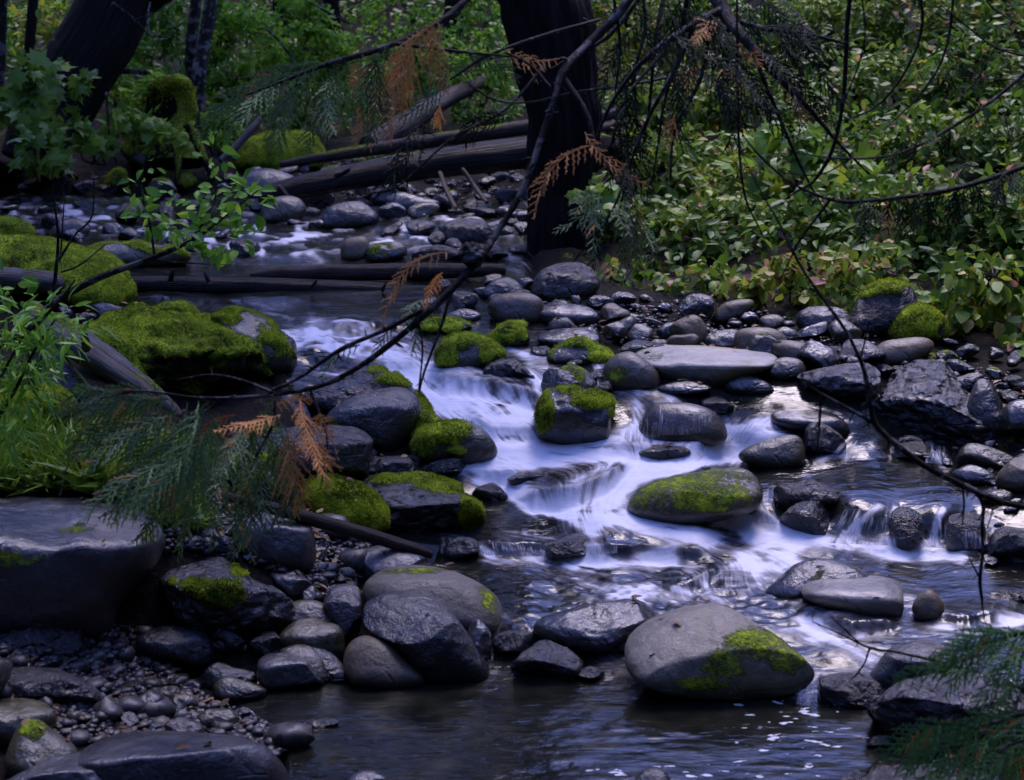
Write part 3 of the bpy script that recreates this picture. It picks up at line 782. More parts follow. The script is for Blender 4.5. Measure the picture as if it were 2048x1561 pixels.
R(B, "grey squarish boulder under the slanting driftwood pole", 'grey', "470 1065,488 1030,555 1020,612 1042,632 1085,622 1135,560 1135,485 1110", ridge=.7, rs=1.3, rough=.03, k=.6)
R(S_, "small slate rock left of the squarish boulder, below the grass", 'slate', "388 1065,415 1048,448 1068,476 1105,470 1120,415 1100", fac=2)
R(B, "tilted grey slab leaning on cobbles below the squarish boulder", 'grey', "530 1130,572 1123,606 1150,645 1188,638 1205,595 1205,556 1172", fac=2, ridge=.6)
R(B, "dark olive rounded boulder stacked above two pool-edge stones", 'olive', "552 1278,582 1240,622 1234,682 1254,692 1290,686 1315,640 1318,572 1300", lean=.3, ridge=.62, rs=.6)
R(S_, "olive stone tucked behind the dark olive rounded boulder", 'olive', "560 1225,590 1200,640 1203,672 1235,690 1262,640 1262,570 1250", m=.15)
R(S_, "grey block stone with its foot in the near pool", 'grey', "512 1340,522 1310,560 1302,602 1310,632 1342,648 1378,580 1385,528 1375", fac=2, ridge=.7, rs=.8)
R(S_, "slim rounded stone hidden half behind the grey block stone", 'olive', "556 1302,600 1288,642 1308,660 1358,628 1365,590 1330", lean=.4)
R(S_, "dark purple-grey stone between the olive boulder and the tan boulder", 'slate', "600 1295,652 1300,692 1335,705 1360,650 1360", lean=.4)
R(S_, "pale olive stone lying lowest at the pool inlet", 'olive', "424 1372,448 1353,498 1364,538 1385,505 1400,440 1396", lean=.4)
R(S_, "wet purple-grey stone above the lowest pool-inlet stone", 'slate', "392 1365,425 1325,470 1335,512 1350,508 1370,450 1375", fac=1)
R(S_, "jagged black stone under the foot of the trickle", 'glisten', "408 1268,440 1248,492 1285,482 1310,428 1310", fac=6, rough=.1)
R(S_, "crumbly black rock at the right foot of the trickle", 'dark', "490 1290,520 1270,545 1262,565 1285,560 1310,500 1312", fac=7, rough=.13)
R(B, "blue-grey upright block left of the huge dark slab", 'slate', "648 1198,666 1170,700 1164,722 1180,724 1235,716 1295,680 1290,652 1225", fac=2, ridge=.72, rs=.9)
R(B, "smooth tan-brown boulder sloping into the near pool", 'tan', "686 1305,708 1275,745 1269,782 1285,812 1322,855 1358,800 1370,700 1358", lean=.45, T=.75, rough=.025, ridge=None)
R(B, "huge dark blue-green slab leaning over the near pool", 'slate', "722 1250,730 1195,790 1179,850 1188,902 1220,942 1275,990 1348,962 1368,850 1365,785 1300", T=1.1, fac=1, ridge=.66, rs=.9, lean=.15, rough=.05, m=.12, mdx=.3)
R(B, "big grey boulder with cracked dark seams behind the dark slab", 'pale', "720 1180,760 1135,850 1128,925 1148,985 1185,1010 1222,1002 1262,950 1268,860 1262,760 1240", mp="980 1195 34 46 .62;830 1140 90 10 .75", T=1.1, lean=.75, rough=.035, ridge=.8, rs=.8, by=1258)
R(B, "low lavender boulder under the foot of the driftwood pole", 'grey', "688 1130,730 1095,790 1093,855 1118,862 1140,760 1150,715 1165", fac=2, lean=.7)
R(B, "bright moss-covered hummock rock beside the driftwood pole", 'olive', "596 995,618 960,662 954,722 974,762 1010,770 1055,730 1062,650 1045", m=1.0, lean=.4, tuft=6000, rough=.05)
R(B, "grey boulder with a green mossy cap midstream left, black beneath", 'glisten', "695 975,740 950,800 944,882 960,928 990,962 1030,980 1065,940 1078,850 1078,765 1065,755 1010", mp="890 970 70 28 1;945 1030 30 50 1.2;790 958 70 14 .75", ridge=.55, rs=.9, lean=.2, fac=2, rough=.07, tuft=2500, T=1.1)
R(B, "olive mossy boulder left of the white chute", 'olive', "815 890,850 855,902 844,952 850,988 882,995 912,960 925,900 930,850 925,812 910", mp="890 862 70 22 1.1;845 890 30 30 .8;920 900 30 12 .6", ridge=.7, rs=.5, lean=.25, rough=.03, tuft=900)
R(B, "black wet block below the hanging orange fronds", 'dark', "455 865,520 850,650 850,722 858,748 885,742 925,722 970,600 980,470 930", ridge=.74, rs=1.6, fac=6, lean=.1, k=.5)
R(B, "smooth egg-shaped dark boulder left of the cascade", 'slate', "645 840,700 793,770 774,818 779,842 810,834 850,795 892,740 898,672 870", lean=.35, rough=.02, ridge=.72, rs=.5, mp="668 845 16 18 1;740 880 50 14 .6", T=1.1)
R(B, "dark boulder with a mossy right shoulder behind the egg-shaped one", 'dark', "600 800,655 760,730 739,792 754,838 790,860 825,852 858,800 862,690 840", mp="790 765 40 14 1.1;845 820 16 40 1.3;755 745 30 8 .8", lean=.3, rough=.035, tuft=1500)
R(S_, "black wet rock below the egg-shaped dark boulder", 'dark', "730 940,760 902,802 905,828 928,822 955,756 962", fac=6, ridge=.6, rs=1.)
R(S_, "flat black rock awash below the olive mossy boulder", 'dark', "835 945,862 925,920 914,938 925,925 945,850 952", fac=5)
R(S_, "mossy green lump between the egg-shaped boulder and the chute", 'olive', "815 860,835 828,862 832,885 860,850 880,820 885", m=.8, tuft=400)
# left bank, further up
R(B, "great lumpy boulder thick with bright green moss", 'olive', "200 650,262 628,350 618,412 633,472 654,512 690,536 745,545 775,450 795,350 798,285 750,250 695", m=1.05, T=1.15, lean=.5, ridge=.55, rs=.7, rough=.30, fac=5, tuft=14000)
R(B, "mossy dark boulder on the water side of the great moss boulder", 'olive', "420 640,470 621,532 640,562 670,585 680,592 722,560 740,510 735,470 700", m=.62, lean=.3, fac=2, tuft=1800)
R(B, "mossy mound wedged behind the slanting grey log", 'olive', "170 660,205 648,245 662,272 700,285 750,240 760,190 720", m=1.0, lean=.5, tuft=1800)
R(S_, "low mossy stone peeping over the great moss boulder", 'olive', "282 630,330 607,376 614,384 640,290 645", m=.7, tuft=400)
R(B, "long moss-draped boulder at the left edge above the driftwood", 'grey', "-80 492,0 478,70 478,160 500,222 520,252 552,248 600,180 612,90 590,-80 580", m=.82, lean=.6, rough=.06, tuft=6000, T=1.1)
R(S_, "grey angular rock at the foot of the moss-draped boulder", 'grey', "160 622,190 600,242 606,254 634,200 645", fac=2)
R(B, "shaded dark moss mound at the left edge beside the upper rapids", 'olive', "-80 440,30 442,62 470,30 485,-80 485", m=.9, tuft=800)
R(B, "dark rock under the narrow-leaved willow shoots", 'slate', "50 700,108 680,150 740,186 788,120 800,50 770", m=.45, fac=2, mdx=.4)
R(B, "mossy boulder at the left edge above the grass patch", 'olive', "-60 800,25 788,100 784,145 812,132 855,40 870,-60 860", m=.85, tuft=2500)
R(S_, "grey rock topped by moss right of the grass patch", 'grey', "125 835,180 796,222 800,232 828,150 852", m=.35)
R(B, "low mossy bank stones right of the grass patch", 'olive', "220 905,300 880,380 890,440 930,400 970,290 960", m=.8, tuft=2500)
R(S_, "shaded mossy log-like stone below the great moss boulder", 'olive', "430 935,500 910,560 935,570 975,480 975", m=.6, tuft=600)
# midstream
R(B, "mossy-crowned block splitting the main cascade", 'grey', "1068 845,1088 792,1140 776,1202 788,1242 818,1254 855,1206 890,1120 882,1076 868", mp="1190 800 52 20 1.2;1090 820 22 50 1.1;1140 785 40 10 .9;1225 825 20 20 .7", ridge=.62, rs=.7, fac=2, lean=.1, rough=.06, tuft=2600, wet=.5)
R(B, "rounded mossy boulder above the white water, left of the black shards", 'olive', "866 715,888 680,932 669,982 684,1005 718,960 738,890 740", m=.72, lean=.3, rough=.03, tuft=700)
R(S_, "black jagged shards in the current right of the rounded mossy boulder", 'dark', "966 740,1000 712,1042 728,1070 760,1010 768,975 760", fac=7, rough=.15)
R(S_, "small green-sided stone in the little falls above the moss-crowned block", 'olive', "1100 755,1130 731,1172 740,1196 776,1150 785,1105 772", m=.5, lean=.4)
R(B, "brown two-lobed boulder beside the small curtain fall", 'tan', "1205 745,1225 714,1262 704,1302 728,1320 750,1314 778,1250 778,1212 768", mp="1240 748 30 22 .9", lean=.25, rough=.03, wet=.5)
R(B, "wide pale grey flat-topped slab on the right stones", 'bone', "1262 712,1318 688,1450 693,1565 709,1545 728,1502 748,1442 772,1370 772,1305 752", ridge=.50, rs=2.6, lean=.0, mp="1300 715 50 22 .8;1360 725 20 8 .7", rough=.025, k=.6, T=.9, wet=.3)
R(S_, "tan oblong stone behind the wide flat slab", 'tan', "1466 685,1480 660,1540 656,1572 676,1562 706,1480 706", lean=.3, k=.6, rough=.03)
R(S_, "long tapered tan stone right of the oblong one", 'tan', "1542 695,1568 681,1622 690,1654 712,1644 728,1568 722", lean=.4, rough=.03)
R(S_, "small olive stone under the right tip of the flat slab", 'olive', "1520 742,1560 716,1602 720,1608 748,1560 758", lean=.4, m=.15)
R(S_, "grey stone at the waterline below the flat slab", 'grey', "1450 765,1490 748,1535 765,1545 785,1460 785", lean=.4)
R(S_, "flat lavender stone awash in front of the flat slab", 'grey', "1315 775,1360 762,1400 765,1428 778,1380 788,1325 786", lean=.8, rough=.03)
R(B, "dark glossy rock left of the biggest wet boulder", 'glisten', "1588 778,1600 745,1652 724,1722 721,1760 745,1742 785,1660 798,1600 790", ridge=.6, rs=.8, fac=5, rough=.07)
R(B, "big pitted glistening wet boulder on the right bank", 'glisten', "1742 845,1762 790,1800 735,1858 713,1892 728,1922 770,1972 800,2012 855,1992 882,1900 892,1775 884", ridge=.40, rs=.9, lean=.2, fac=7, rough=.12, T=1.0, wet=.25)
R(B, "brown boulder with a mossy back behind the glistening boulder", 'tan', "1728 725,1760 690,1802 678,1852 674,1865 695,1822 725,1750 730", m=.25, lean=.4)
R(B, "flat purple-grey rock right of the white fan of water", 'grey', "1540 828,1568 814,1650 819,1692 844,1694 868,1620 866,1555 856", ridge=.55, rs=1.6, wet=.4, k=.6)
R(B, "olive cone-shaped boulder pointing into the foam", 'olive', "1474 915,1520 884,1572 869,1602 876,1606 925,1540 935", lean=.35, rough=.025, m=.15)
R(S_, "dark angular rock under the flat purple-grey rock", 'dark', "1600 895,1625 843,1682 870,1690 905,1640 914", fac=6, m=.12)
R(B, "rounded rock sheeted with falling water right of the moss-crowned block", 'tan', "1282 880,1296 815,1360 806,1424 820,1456 865,1422 885", lean=.3, rough=.04, wet=.9, Y=None)
R(S_, "dark ledge stone on top of the sheeted rock", 'dark', "1380 802,1430 789,1472 814,1486 828,1430 830", fac=5, ridge=.6)
R(B, "long low boulder with green moss and a grey patch in midstream", 'olive', "1252 1020,1268 985,1340 954,1432 935,1492 934,1524 970,1514 1015,1440 1040,1350 1052,1278 1040", T=.85, sink=.02, mp="1380 975 120 50 1.3;1300 1005 50 30 1;1470 955 60 22 1;1440 1015 40 14 .7", lean=.6, ridge=.6, rs=.6, rough=.05, wet=.3)
R(B, "jet black rock right of the long mossy boulder", 'dark', "1543 990,1555 972,1582 970,1630 956,1694 995,1650 1008,1592 1025,1555 1038", lean=.15, rough=.05, fac=4)
R(S_, "wet rock under the jet black one with water over it", 'dark', "1555 1055,1590 1008,1650 1004,1664 1035,1640 1070", fac=5, wet=.9)
R(S_, "dark rounded rock between two small falls on the right", 'dark', "1776 1045,1798 1013,1842 1030,1844 1080,1800 1096", lean=.2, rough=.04)
R(S_, "square dark ledge rock right of the small falls", 'dark', "1896 1045,1900 1032,1960 1028,1970 1098,1900 1098", ridge=.75, k=.5)
R(B, "dark boulder with a moss spot at the right edge", 'dark', "1975 1100,1995 1060,2060 1048,2110 1090,2080 1130,2000 1125", m=.3, mdx=.3, fac=5)
R(S_, "small pointed dark rock in the white water", 'dark', "940 995,968 962,1000 974,1018 998,980 1006", fac=5)
R(S_, "black block with water sliding past in front of the small ledge", 'dark', "1090 1098,1138 1069,1172 1069,1178 1114,1110 1118", ridge=.7, fac=4)
R(S_, "low black rock at the left end of the small ledge", 'dark', "885 1095,918 1074,952 1080,958 1108,900 1124", fac=5)
R(S_, "dark flat rock awash in the middle of the foam", 'dark', "1010 955,1060 942,1110 950,1100 966,1040 968", fac=5, lean=.8, T=.7)
R(S_, "low dark rock in the swirl right of the cascade", 'dark', "1265 905,1310 890,1365 893,1385 906,1330 916", fac=5, lean=.8)
# near right
R(B, "biggest pale round boulder with a green moss streak, front centre right", 'pale', "1242 1295,1290 1243,1382 1208,1452 1210,1545 1258,1612 1308,1638 1345,1602 1388,1500 1402,1350 1395,1262 1368", mp="1530 1288 95 34 1.2;1450 1330 60 40 .9;1400 1368 75 18 1.0;1575 1310 45 40 1", T=.72, lean=.95, rough=.035, sink=0, fac=2, wet=.14)
R(B, "low wet lavender boulder with water running round its left end", 'grey', "1060 1250,1150 1214,1272 1196,1334 1224,1292 1262,1250 1290,1180 1303,1085 1280", lean=.6, fac=2, rough=.07, wet=.35)
R(B, "pale flat-topped oval boulder with a black underside", 'bone', "1596 1190,1640 1154,1790 1150,1806 1190,1802 1222,1740 1234,1640 1214", ridge=.48, rs=2.2, lean=.0, rough=.025, m=.10, k=.5, wet=.5)
R(B, "grey lichen-edged boulder behind the pale oval one", 'grey', "1525 1190,1590 1130,1652 1116,1724 1135,1742 1165,1640 1180,1580 1205", m=.18, lean=.7, rough=.06, by=1186, T=.7)
R(S_, "small brown egg-shaped stone standing in the current", 'tan', "1824 1218,1838 1190,1860 1178,1886 1204,1884 1234,1840 1238", lean=.2, rough=.02, m=.1)
R(B, "black pyramid rock in the gap above the near pool", 'dark', "1010 1340,1080 1279,1112 1284,1165 1322,1155 1352,1078 1362", fac=6, rough=.08, m=.15)
R(S_, "grey knobbly stone against the right side of the dark slab", 'grey', "932 1255,958 1238,982 1270,976 1315,948 1298", fac=2, rough=.1)
R(S_, "dark stone filling the gap behind the pyramid rock", 'dark', "985 1275,1040 1258,1074 1275,1064 1318,995 1318", fac=5)
R(S_, "dark stone wedged between the lavender boulder and the pale round one", 'dark', "1182 1295,1230 1268,1262 1282,1250 1310,1200 1312", fac=5)
R(S_, "small black stone right of the pyramid rock", 'dark', "1150 1350,1180 1332,1215 1348,1200 1362,1160 1362", fac=6, rough=.12)
R(B, "smooth dark boulder behind the bottom right fronds", 'slate', "1712 1400,1760 1320,1802 1284,1862 1274,1915 1300,1870 1360,1780 1412", ridge=.72, rs=.9, lean=.1, T=.9)
R(B, "low black rock with a small spill at its left end", 'dark', "1604 1385,1660 1349,1742 1344,1785 1382,1742 1416,1640 1412", fac=5, ridge=.6, rs=.7, lean=.1)
R(B, "biggest black ragged rock under the bottom right fronds", 'glisten', "1712 1470,1760 1400,1852 1348,1962 1326,2050 1380,2110 1460,1990 1520,1850 1500,1750 1492", m=.22, mdx=-.4, fac=7, rough=.09, ridge=.8, rs=.3, lean=.15, T=1.0)
R(B, "wet grey rock at the bottom right edge of the pool", 'glisten', "1640 1600,1700 1562,1762 1535,1902 1526,2002 1540,2080 1600,2060 1660,1700 1660", fac=3, rough=.09, by=1640, T=.8, ridge=.7)
R(S_, "small dark stone cut by the bottom edge of the near pool", 'slate', "1262 1575,1276 1550,1310 1534,1344 1560,1350 1600,1280 1600", by=1590)
R(S_, "flat wet stone awash in the near pool off the gravel spit", 'dark', "606 1446,622 1438,655 1437,682 1445,650 1456,615 1454", lean=.9, fac=5)
R(S_, "pale wet stone at the bottom edge of the near pool", 'grey', "688 1562,716 1542,748 1540,782 1562,770 1590,700 1590", lean=.6, fac=2, by=1580)
R(S_, "low dark ripple stone awash at the right edge", 'dark', "1965 1195,2000 1180,2060 1184,2080 1196,2000 1202", lean=.8, fac=5)
R(S_, "low black stone in the right channel, under the hanging twig", 'dark', "1780 900,1830 882,1858 900,1870 920,1800 922", fac=5)
R(S_, "pitted dark rock at the foot of the glistening boulder", 'glisten', "1788 890,1815 872,1850 880,1872 912,1820 905", fac=6, rough=.12)
R(B, "olive ledge boulder right of the glistening boulder", 'olive', "1915 930,1930 890,1985 895,2035 920,2010 945,1950 948", fac=2, lean=.4)
R(S_, "grey stone below the olive ledge boulder at the right edge", 'grey', "1905 950,1940 930,1985 945,1992 962,1930 968", lean=.4)
R(S_, "brown stone at the far right edge beside the pool", 'tan', "1995 955,2040 910,2100 930,2100 975,2010 980", fac=1)
R(S_, "green-grey upright stone behind the glistening boulder's right flank", 'slate', "1935 830,1950 765,1975 762,2000 800,2015 850,1980 860", lean=.3, m=.12)
R(S_, "pale wet stone at the right edge above the ledge boulder", 'grey', "2000 830,2035 800,2100 810,2100 850,2010 860", fac=1)
# beyond the right stones
R(B, "brown-grey oval boulder at the left end of the right stones", 'tan', "974 615,1000 590,1060 587,1088 610,1074 645,1000 645", lean=.3, rough=.03, wet=.35)
R(B, "dark rounded boulder at the foot of the big cedar", 'dark', "1066 585,1078 545,1120 527,1172 530,1200 570,1160 600,1090 602", lean=.3, rough=.04, m=.12)
R(S_, "grey dome stone left of the cedar foot", 'slate', "960 590,985 562,1020 556,1045 575,1040 595,980 598", lean=.4)
R(S_, "small round stone in front of the dark cedar-foot boulder", 'tan', "1118 588,1130 572,1148 570,1160 585,1150 596,1125 596", lean=.3)
R(B, "long lavender slab among the right stones", 'grey', "1075 625,1100 608,1170 612,1200 635,1180 652,1090 648", lean=.5, ridge=.6, rs=1.)
R(S_, "mossy flat stone in the upper pool", 'olive', "838 652,870 636,932 645,930 662,850 664", m=.85, lean=.8, tuft=300)
R(S_, "pale low stone behind the mossy flat stone", 'grey', "890 632,925 617,962 628,950 642,900 642", lean=.7)
R(B, "mossy sloping stone right of the upper pool outflow", 'olive', "974 680,1010 650,1052 654,1056 686,990 694", m=.5, lean=.5, tuft=250)
R(S_, "lavender flat stone right of the mossy sloping stone", 'grey', "1078 685,1092 662,1182 658,1198 688,1150 700", lean=.7, ridge=.5)
R(S_, "round tan stone above the lavender flat stone", 'tan', "1096 650,1110 636,1135 640,1142 658,1100 662", lean=.3)
R(B, "low mossy hump right of the little falls", 'olive', "1095 712,1150 683,1218 704,1222 724,1110 726", m=.6, lean=.7, tuft=400)
R(S_, "dark low stone left of the mossy hump", 'dark', "1060 700,1090 692,1105 705,1080 714", lean=.7)
R(B, "flat grey shelf stone left of the tan oblong stone", 'tan', "1330 680,1345 648,1390 630,1415 660,1405 685,1360 692", lean=.3, fac=1)
R(S_, "pale leaning slab in the shade under the right shrubs", 'tan', "1422 640,1450 606,1505 600,1496 628,1450 644", lean=.3)
R(S_, "olive stone under the hanging dogwood leaves", 'olive', "1215 660,1260 632,1275 655,1262 672,1220 674", lean=.3)
R(S_, "dark flat stone with water behind the wide flat slab", 'dark', "1238 700,1270 680,1330 690,1320 700,1260 706", lean=.5)
R(B, "mossy round boulder glowing green under the right shrubs", 'olive', "1782 665,1800 628,1848 614,1885 650,1870 678,1800 682", m=.85, lean=.3, tuft=1600)
R(B, "dark mossy-flanked rock left of the glowing round boulder", 'dark', "1700 650,1725 590,1790 560,1830 590,1820 640,1740 670", m=.4, mdx=-.5, tuft=900)
R(S_, "slate stone in the shade behind the long tapered tan stone", 'slate', "1590 640,1620 615,1690 620,1700 660,1620 668", fac=1, lean=.3)
# up the stream
R(S_, "square pale stone upstream, left of the low mossy one", 'tan', "682 512,690 481,732 476,738 512,700 520", k=.6, rough=.04)
R(S_, "low mossy stone upstream beside the square pale one", 'olive', "732 512,740 490,800 486,812 512,750 524", m=.4, lean=.4)
R(B, "black hollow boulder below the big fallen log", 'dark', "880 478,890 448,925 438,966 442,984 470,955 492,895 492", lean=.2, rough=.05)
R(B, "flat black rock upstream left of the hollow boulder", 'dark', "824 505,850 490,900 494,934 516,840 522", fac=5)
R(B, "dark round boulder in the shadow of the log's left end", 'slate', "628 450,660 415,720 405,752 430,745 452,650 458", lean=.3)
R(B, "dark boulder right under the left end of the big log", 'olive', "516 440,540 400,590 395,612 420,590 442,530 446", lean=.3)
R(S_, "grey pebble-like rock right of the dark round boulder", 'grey', "770 400,800 385,845 396,880 405,860 425,790 420", lean=.4)
R(S_, "pale stone under the middle of the big log", 'grey', "740 400,760 378,795 380,800 400,760 408", lean=.4)
R(B, "dome-shaped grey boulder left of the big log", 'grey', "470 378,500 345,545 340,600 362,600 395,500 400", lean=.4, m=.2)
R(B, "large bright mossy boulder behind the fallen logs", 'olive', "474 325,495 285,560 264,622 272,645 308,622 338,500 342", m=1.0, T=1.0, lean=.4, tuft=3500)
R(B, "steep moss-covered rib of rock on the far left bank", 'olive', "245 300,270 278,300 285,325 330,328 352,270 330", m=.95, tuft=900)
R(S_, "round mossy stone at the foot of the far left bank", 'olive', "214 372,225 345,245 340,258 360,250 378", m=.8, tuft=300)
R(S_, "flat yellow-green mossy stone at the far waterline", 'olive', "318 368,335 350,370 347,392 362,370 374", m=.8, tuft=400)
R(S_, "small mossy stone under the far maple leaves", 'olive', "55 345,70 332,95 335,98 346,70 352", m=.8, tuft=200)
R(B, "shaded boulder in the upper rapids at left", 'tan', "100 466,118 445,158 440,180 458,165 475,110 476", lean=.3, wet=.4)
R(B, "dark mossy boulder behind the willow sapling", 'olive', "180 520,200 492,290 490,360 500,380 524,280 534", m=.45, lean=.3, tuft=700)
R(S_, "small stone in the upper rapids above the willow sapling", 'grey', "205 458,220 446,240 450,248 466,215 468", lean=.3)

# smaller stones that fill the bars, one object each
def stones(region, n, size, label, group, mats, seed, m=0.0, mind=0.75, name="stone"):
    rnd = np.random.RandomState(seed); P = np.array(region, float); got = []
    x0, y0 = P.min(0); x1, y1 = P.max(0); tries = 0
    while len(got) < n and tries < n * 60:
        tries += 1
        x, y = rnd.uniform(x0, x1), rnd.uniform(y0, y1)
        if poly_sd(np.array([x]), np.array([y]), region)[0] < 0: continue
        sz = size * math.exp(rnd.normal() * 0.32) * (0.55 + 0.6 * (y - y0) / (y1 - y0 + 1))
        if any(math.hypot(x - a, (y - b) * 1.7) < mind * (sz + s2) * 0.5 for a, b, s2 in got): continue
        got.append((x, y, sz))
        asp = rnd.uniform(0.34, 0.72); th = np.linspace(0, 2 * math.pi, 9)[:-1] + rnd.uniform(0, .6)
        rr = rnd.uniform(0.74, 1.16, 8)
        rot = rnd.normal() * 0.22
        ox, oy = np.cos(th) * rr * sz / 2, np.sin(th) * rr * sz / 2 * asp
        pts = np.stack([x + ox * math.cos(rot) - oy * math.sin(rot), y + ox * math.sin(rot) + oy * math.cos(rot)], -1)
        rock(name, label, mats[rnd.randint(len(mats))], pts, m=m * rnd.rand(), group=group, cat=name, lean=rnd.uniform(.3, .7), rough=rnd.uniform(.05, .13), fac=rnd.randint(1, 5), k=rnd.uniform(.55, .75), seed=seed * 1000 + len(got), sink=.15)

stones([(545, 370), (700, 372), (900, 350), (1055, 335), (1058, 500), (960, 505), (800, 475), (560, 452)], 50, 58, "cobble in the rapids and stone bar under the big fallen log", "cobbles under the big fallen log", ['dark', 'slate', 'olive', 'dark'], 11, .35, name='cobble')
stones([(480, 345), (560, 335), (700, 320), (1000, 275), (1045, 285), (1040, 330), (800, 352), (560, 372)], 22, 55, "stone on the bar behind the big fallen log", "stones behind the big fallen log", ['slate', 'grey', 'olive'], 12, 1.1)
stones([(1080, 600), (1250, 590), (1450, 625), (1700, 665), (1750, 715), (1600, 712), (1300, 685), (1090, 670)], 44, 84, "rounded stone of the bar between right shrubs and stream", "stones of the right bar", ['tan', 'grey', 'slate', 'olive'], 13, .2)
stones([(1620, 690), (1750, 700), (2040, 760), (2048, 800), (1950, 790), (1700, 730)], 14, 55, "dark stone under the shrubs behind the glistening boulder", "stones behind the glistening boulder", ['slate', 'dark', 'tan'], 14, .2)
stones([(490, 1110), (640, 1080), (720, 1090), (720, 1150), (640, 1200), (560, 1140)], 26, 46, "cobble on the bank below the driftwood pole", "cobbles below the driftwood pole", ['grey', 'slate', 'olive'], 15, name='cobble')
stones([(200, 1290), (280, 1330), (420, 1400), (600, 1470), (560, 1500), (380, 1470), (230, 1470), (110, 1440), (110, 1390), (150, 1330)], 120, 34, "small wet stone of the gravel spit at the near pool", "small stones of the gravel spit", ['slate', 'grey', 'olive', 'dark'], 16, name='pebble')
stones([(0, 1290), (60, 1300), (150, 1370), (200, 1420), (100, 1420), (0, 1380)], 26, 46, "wet stone between the dark slabs at left", "stones between the dark slabs", ['slate', 'grey', 'dark'], 17)
stones([(0, 395), (260, 385), (500, 385), (560, 470), (450, 520), (250, 480), (60, 480)], 20, 50, "dark stone breaking the upper rapids on the left", "stones in the upper rapids", ['dark', 'dark', 'slate', 'olive'], 18, .3)
stones([(0, 345), (220, 345), (480, 355), (520, 380), (300, 385), (0, 378)], 14, 46, "shaded stone along the foot of the far left bank", "stones at the far left bank", ['slate', 'dark', 'olive'], 19, .9)
stones([(1100, 700), (1250, 690), (1290, 760), (1200, 790), (1080, 760)], 8, 44, "dark wet stone in the little falls beside the two-lobed boulder", "stones in the little falls", ['dark', 'slate'], 20, .2)
stones([(1800, 890), (1990, 885), (2048, 960), (2048, 1040), (1900, 930)], 16, 40, "wet stone at the right pool's edge", "stones at the right pool edge", ['dark', 'grey', 'olive'], 21, .2)
stones([(1960, 1040), (2048, 1040), (2048, 1150), (1970, 1130)], 7, 46, "wet stone beside the moss-spotted boulder at the right edge", "stones by the moss-spotted boulder", ['dark', 'slate'], 22, .3)
stones([(760, 880), (900, 930), (700, 960), (560, 900), (700, 860)], 8, 46, "black wet stone between the block and the olive mossy boulder", "stones by the black block", ['dark', 'slate'], 23, .2)
stones([(140, 590), (240, 600), (260, 650), (120, 650)], 7, 50, "mossy stone below the moss-draped boulder", "stones below the moss-draped boulder", ['slate', 'olive'], 24, .8)
stones([(1700, 1340), (1800, 1300), (2048, 1430), (2048, 1540), (1850, 1540), (1740, 1490)], 14, 70, "black wet stone among the ragged rocks bottom right", "stones among the ragged rocks", ['dark', 'slate'], 25, .2)
stones([(880, 560), (1050, 560), (1080, 600), (960, 640), (860, 610)], 9, 60, "dark stone at the right end of the log dam", "stones at the log dam's end", ['dark', 'slate', 'tan'], 26, .2)
stones([(300, 1010), (480, 1010), (480, 1100), (330, 1090)], 9, 48, "grey stone below the grass beside the huge boulder", "stones below the grass", ['grey', 'slate'], 27, .3)
stones([(600, 1010), (700, 1040), (760, 1090), (640, 1090)], 9, 42, "stone beside the bright moss hummock", "stones beside the moss hummock", ['grey', 'slate', 'dark'], 28, .2)

stones([(190, 1300), (300, 1320), (440, 1400), (560, 1460), (480, 1490), (250, 1440)], 20, 62, "dark wet cobble half sunk in the gravel spit", "big cobbles of the gravel spit", ['slate', 'grey', 'dark', 'olive'], 29, name='cobble')
stones([(1880, 660), (2048, 680), (2048, 770), (1990, 780), (1880, 710)], 9, 60, "dark stone in the shade at the right edge above the glistening boulder", "shaded stones at the right edge", ['dark', 'slate', 'olive'], 30, .5)

# gravel nobody could count
def gravel(name, regions, n, size, mat, seed):
    rnd = np.random.RandomState(seed); V0, F0 = ICO[2]; Vs, Fs, ms = [], [], []
    cnt = 0
    for region, share in regions:
        P = np.array(region, float); x0, y0 = P.min(0); x1, y1 = P.max(0)
        x = rnd.uniform(x0, x1, n * 4); y = rnd.uniform(y0, y1, n * 4)
        ok = poly_sd(x, y, region) > 0; x, y = x[ok][:int(n * share)], y[ok][:int(n * share)]
        g = ground_at(x, y)
        for p in g:
            s3 = size * math.exp(rnd.normal() * 0.55) * np.array([1, rnd.uniform(.6, 1), rnd.uniform(.4, .7)])
            a = rnd.uniform(0, 6.28); Rz = np.array([[math.cos(a), -math.sin(a), 0], [math.sin(a), math.cos(a), 0], [0, 0, 1]])
            Vs.append(((V0 * (1 + 0.25 * rnd.normal(size=(len(V0), 1)) * 0.5)) * s3) @ Rz.T + p + [0, 0, s3[2] * 0.3 + rnd.uniform(-.01, .02)]); Fs.append(F0 + cnt); cnt += len(V0)
    me = mesh_data(name, np.concatenate(Vs), np.concatenate(Fs))
    kind(link(name, me, mat), "stuff")
GR = [([(190, 1255), (290, 1265), (330, 1330), (420, 1405), (600, 1480), (560, 1520), (380, 1480), (230, 1500), (100, 1480), (-60, 1420), (-60, 1290), (100, 1300)], .75),
      ([(480, 1100), (640, 1060), (740, 1090), (720, 1160), (660, 1220), (560, 1150)], .25),
      ([(1080, 600), (1450, 610), (1750, 670), (2048, 760), (2048, 830), (1700, 730), (1300, 695), (1090, 680)], .3),
      ([(300, 1000), (480, 1000), (480, 1110), (330, 1100)], .12),
      ([(540, 340), (1050, 280), (1055, 400), (560, 400)], .25)]
GR2 = [([(2050, 770), (2300, 800), (2900, 900), (2900, 1300), (2350, 1180), (2150, 1010), (2050, 950)], .6), ([(-500, 1050), (-60, 1000), (-60, 1700), (-500, 1800)], .4)]
t = NT("gravel_stone"); c = t.pos()
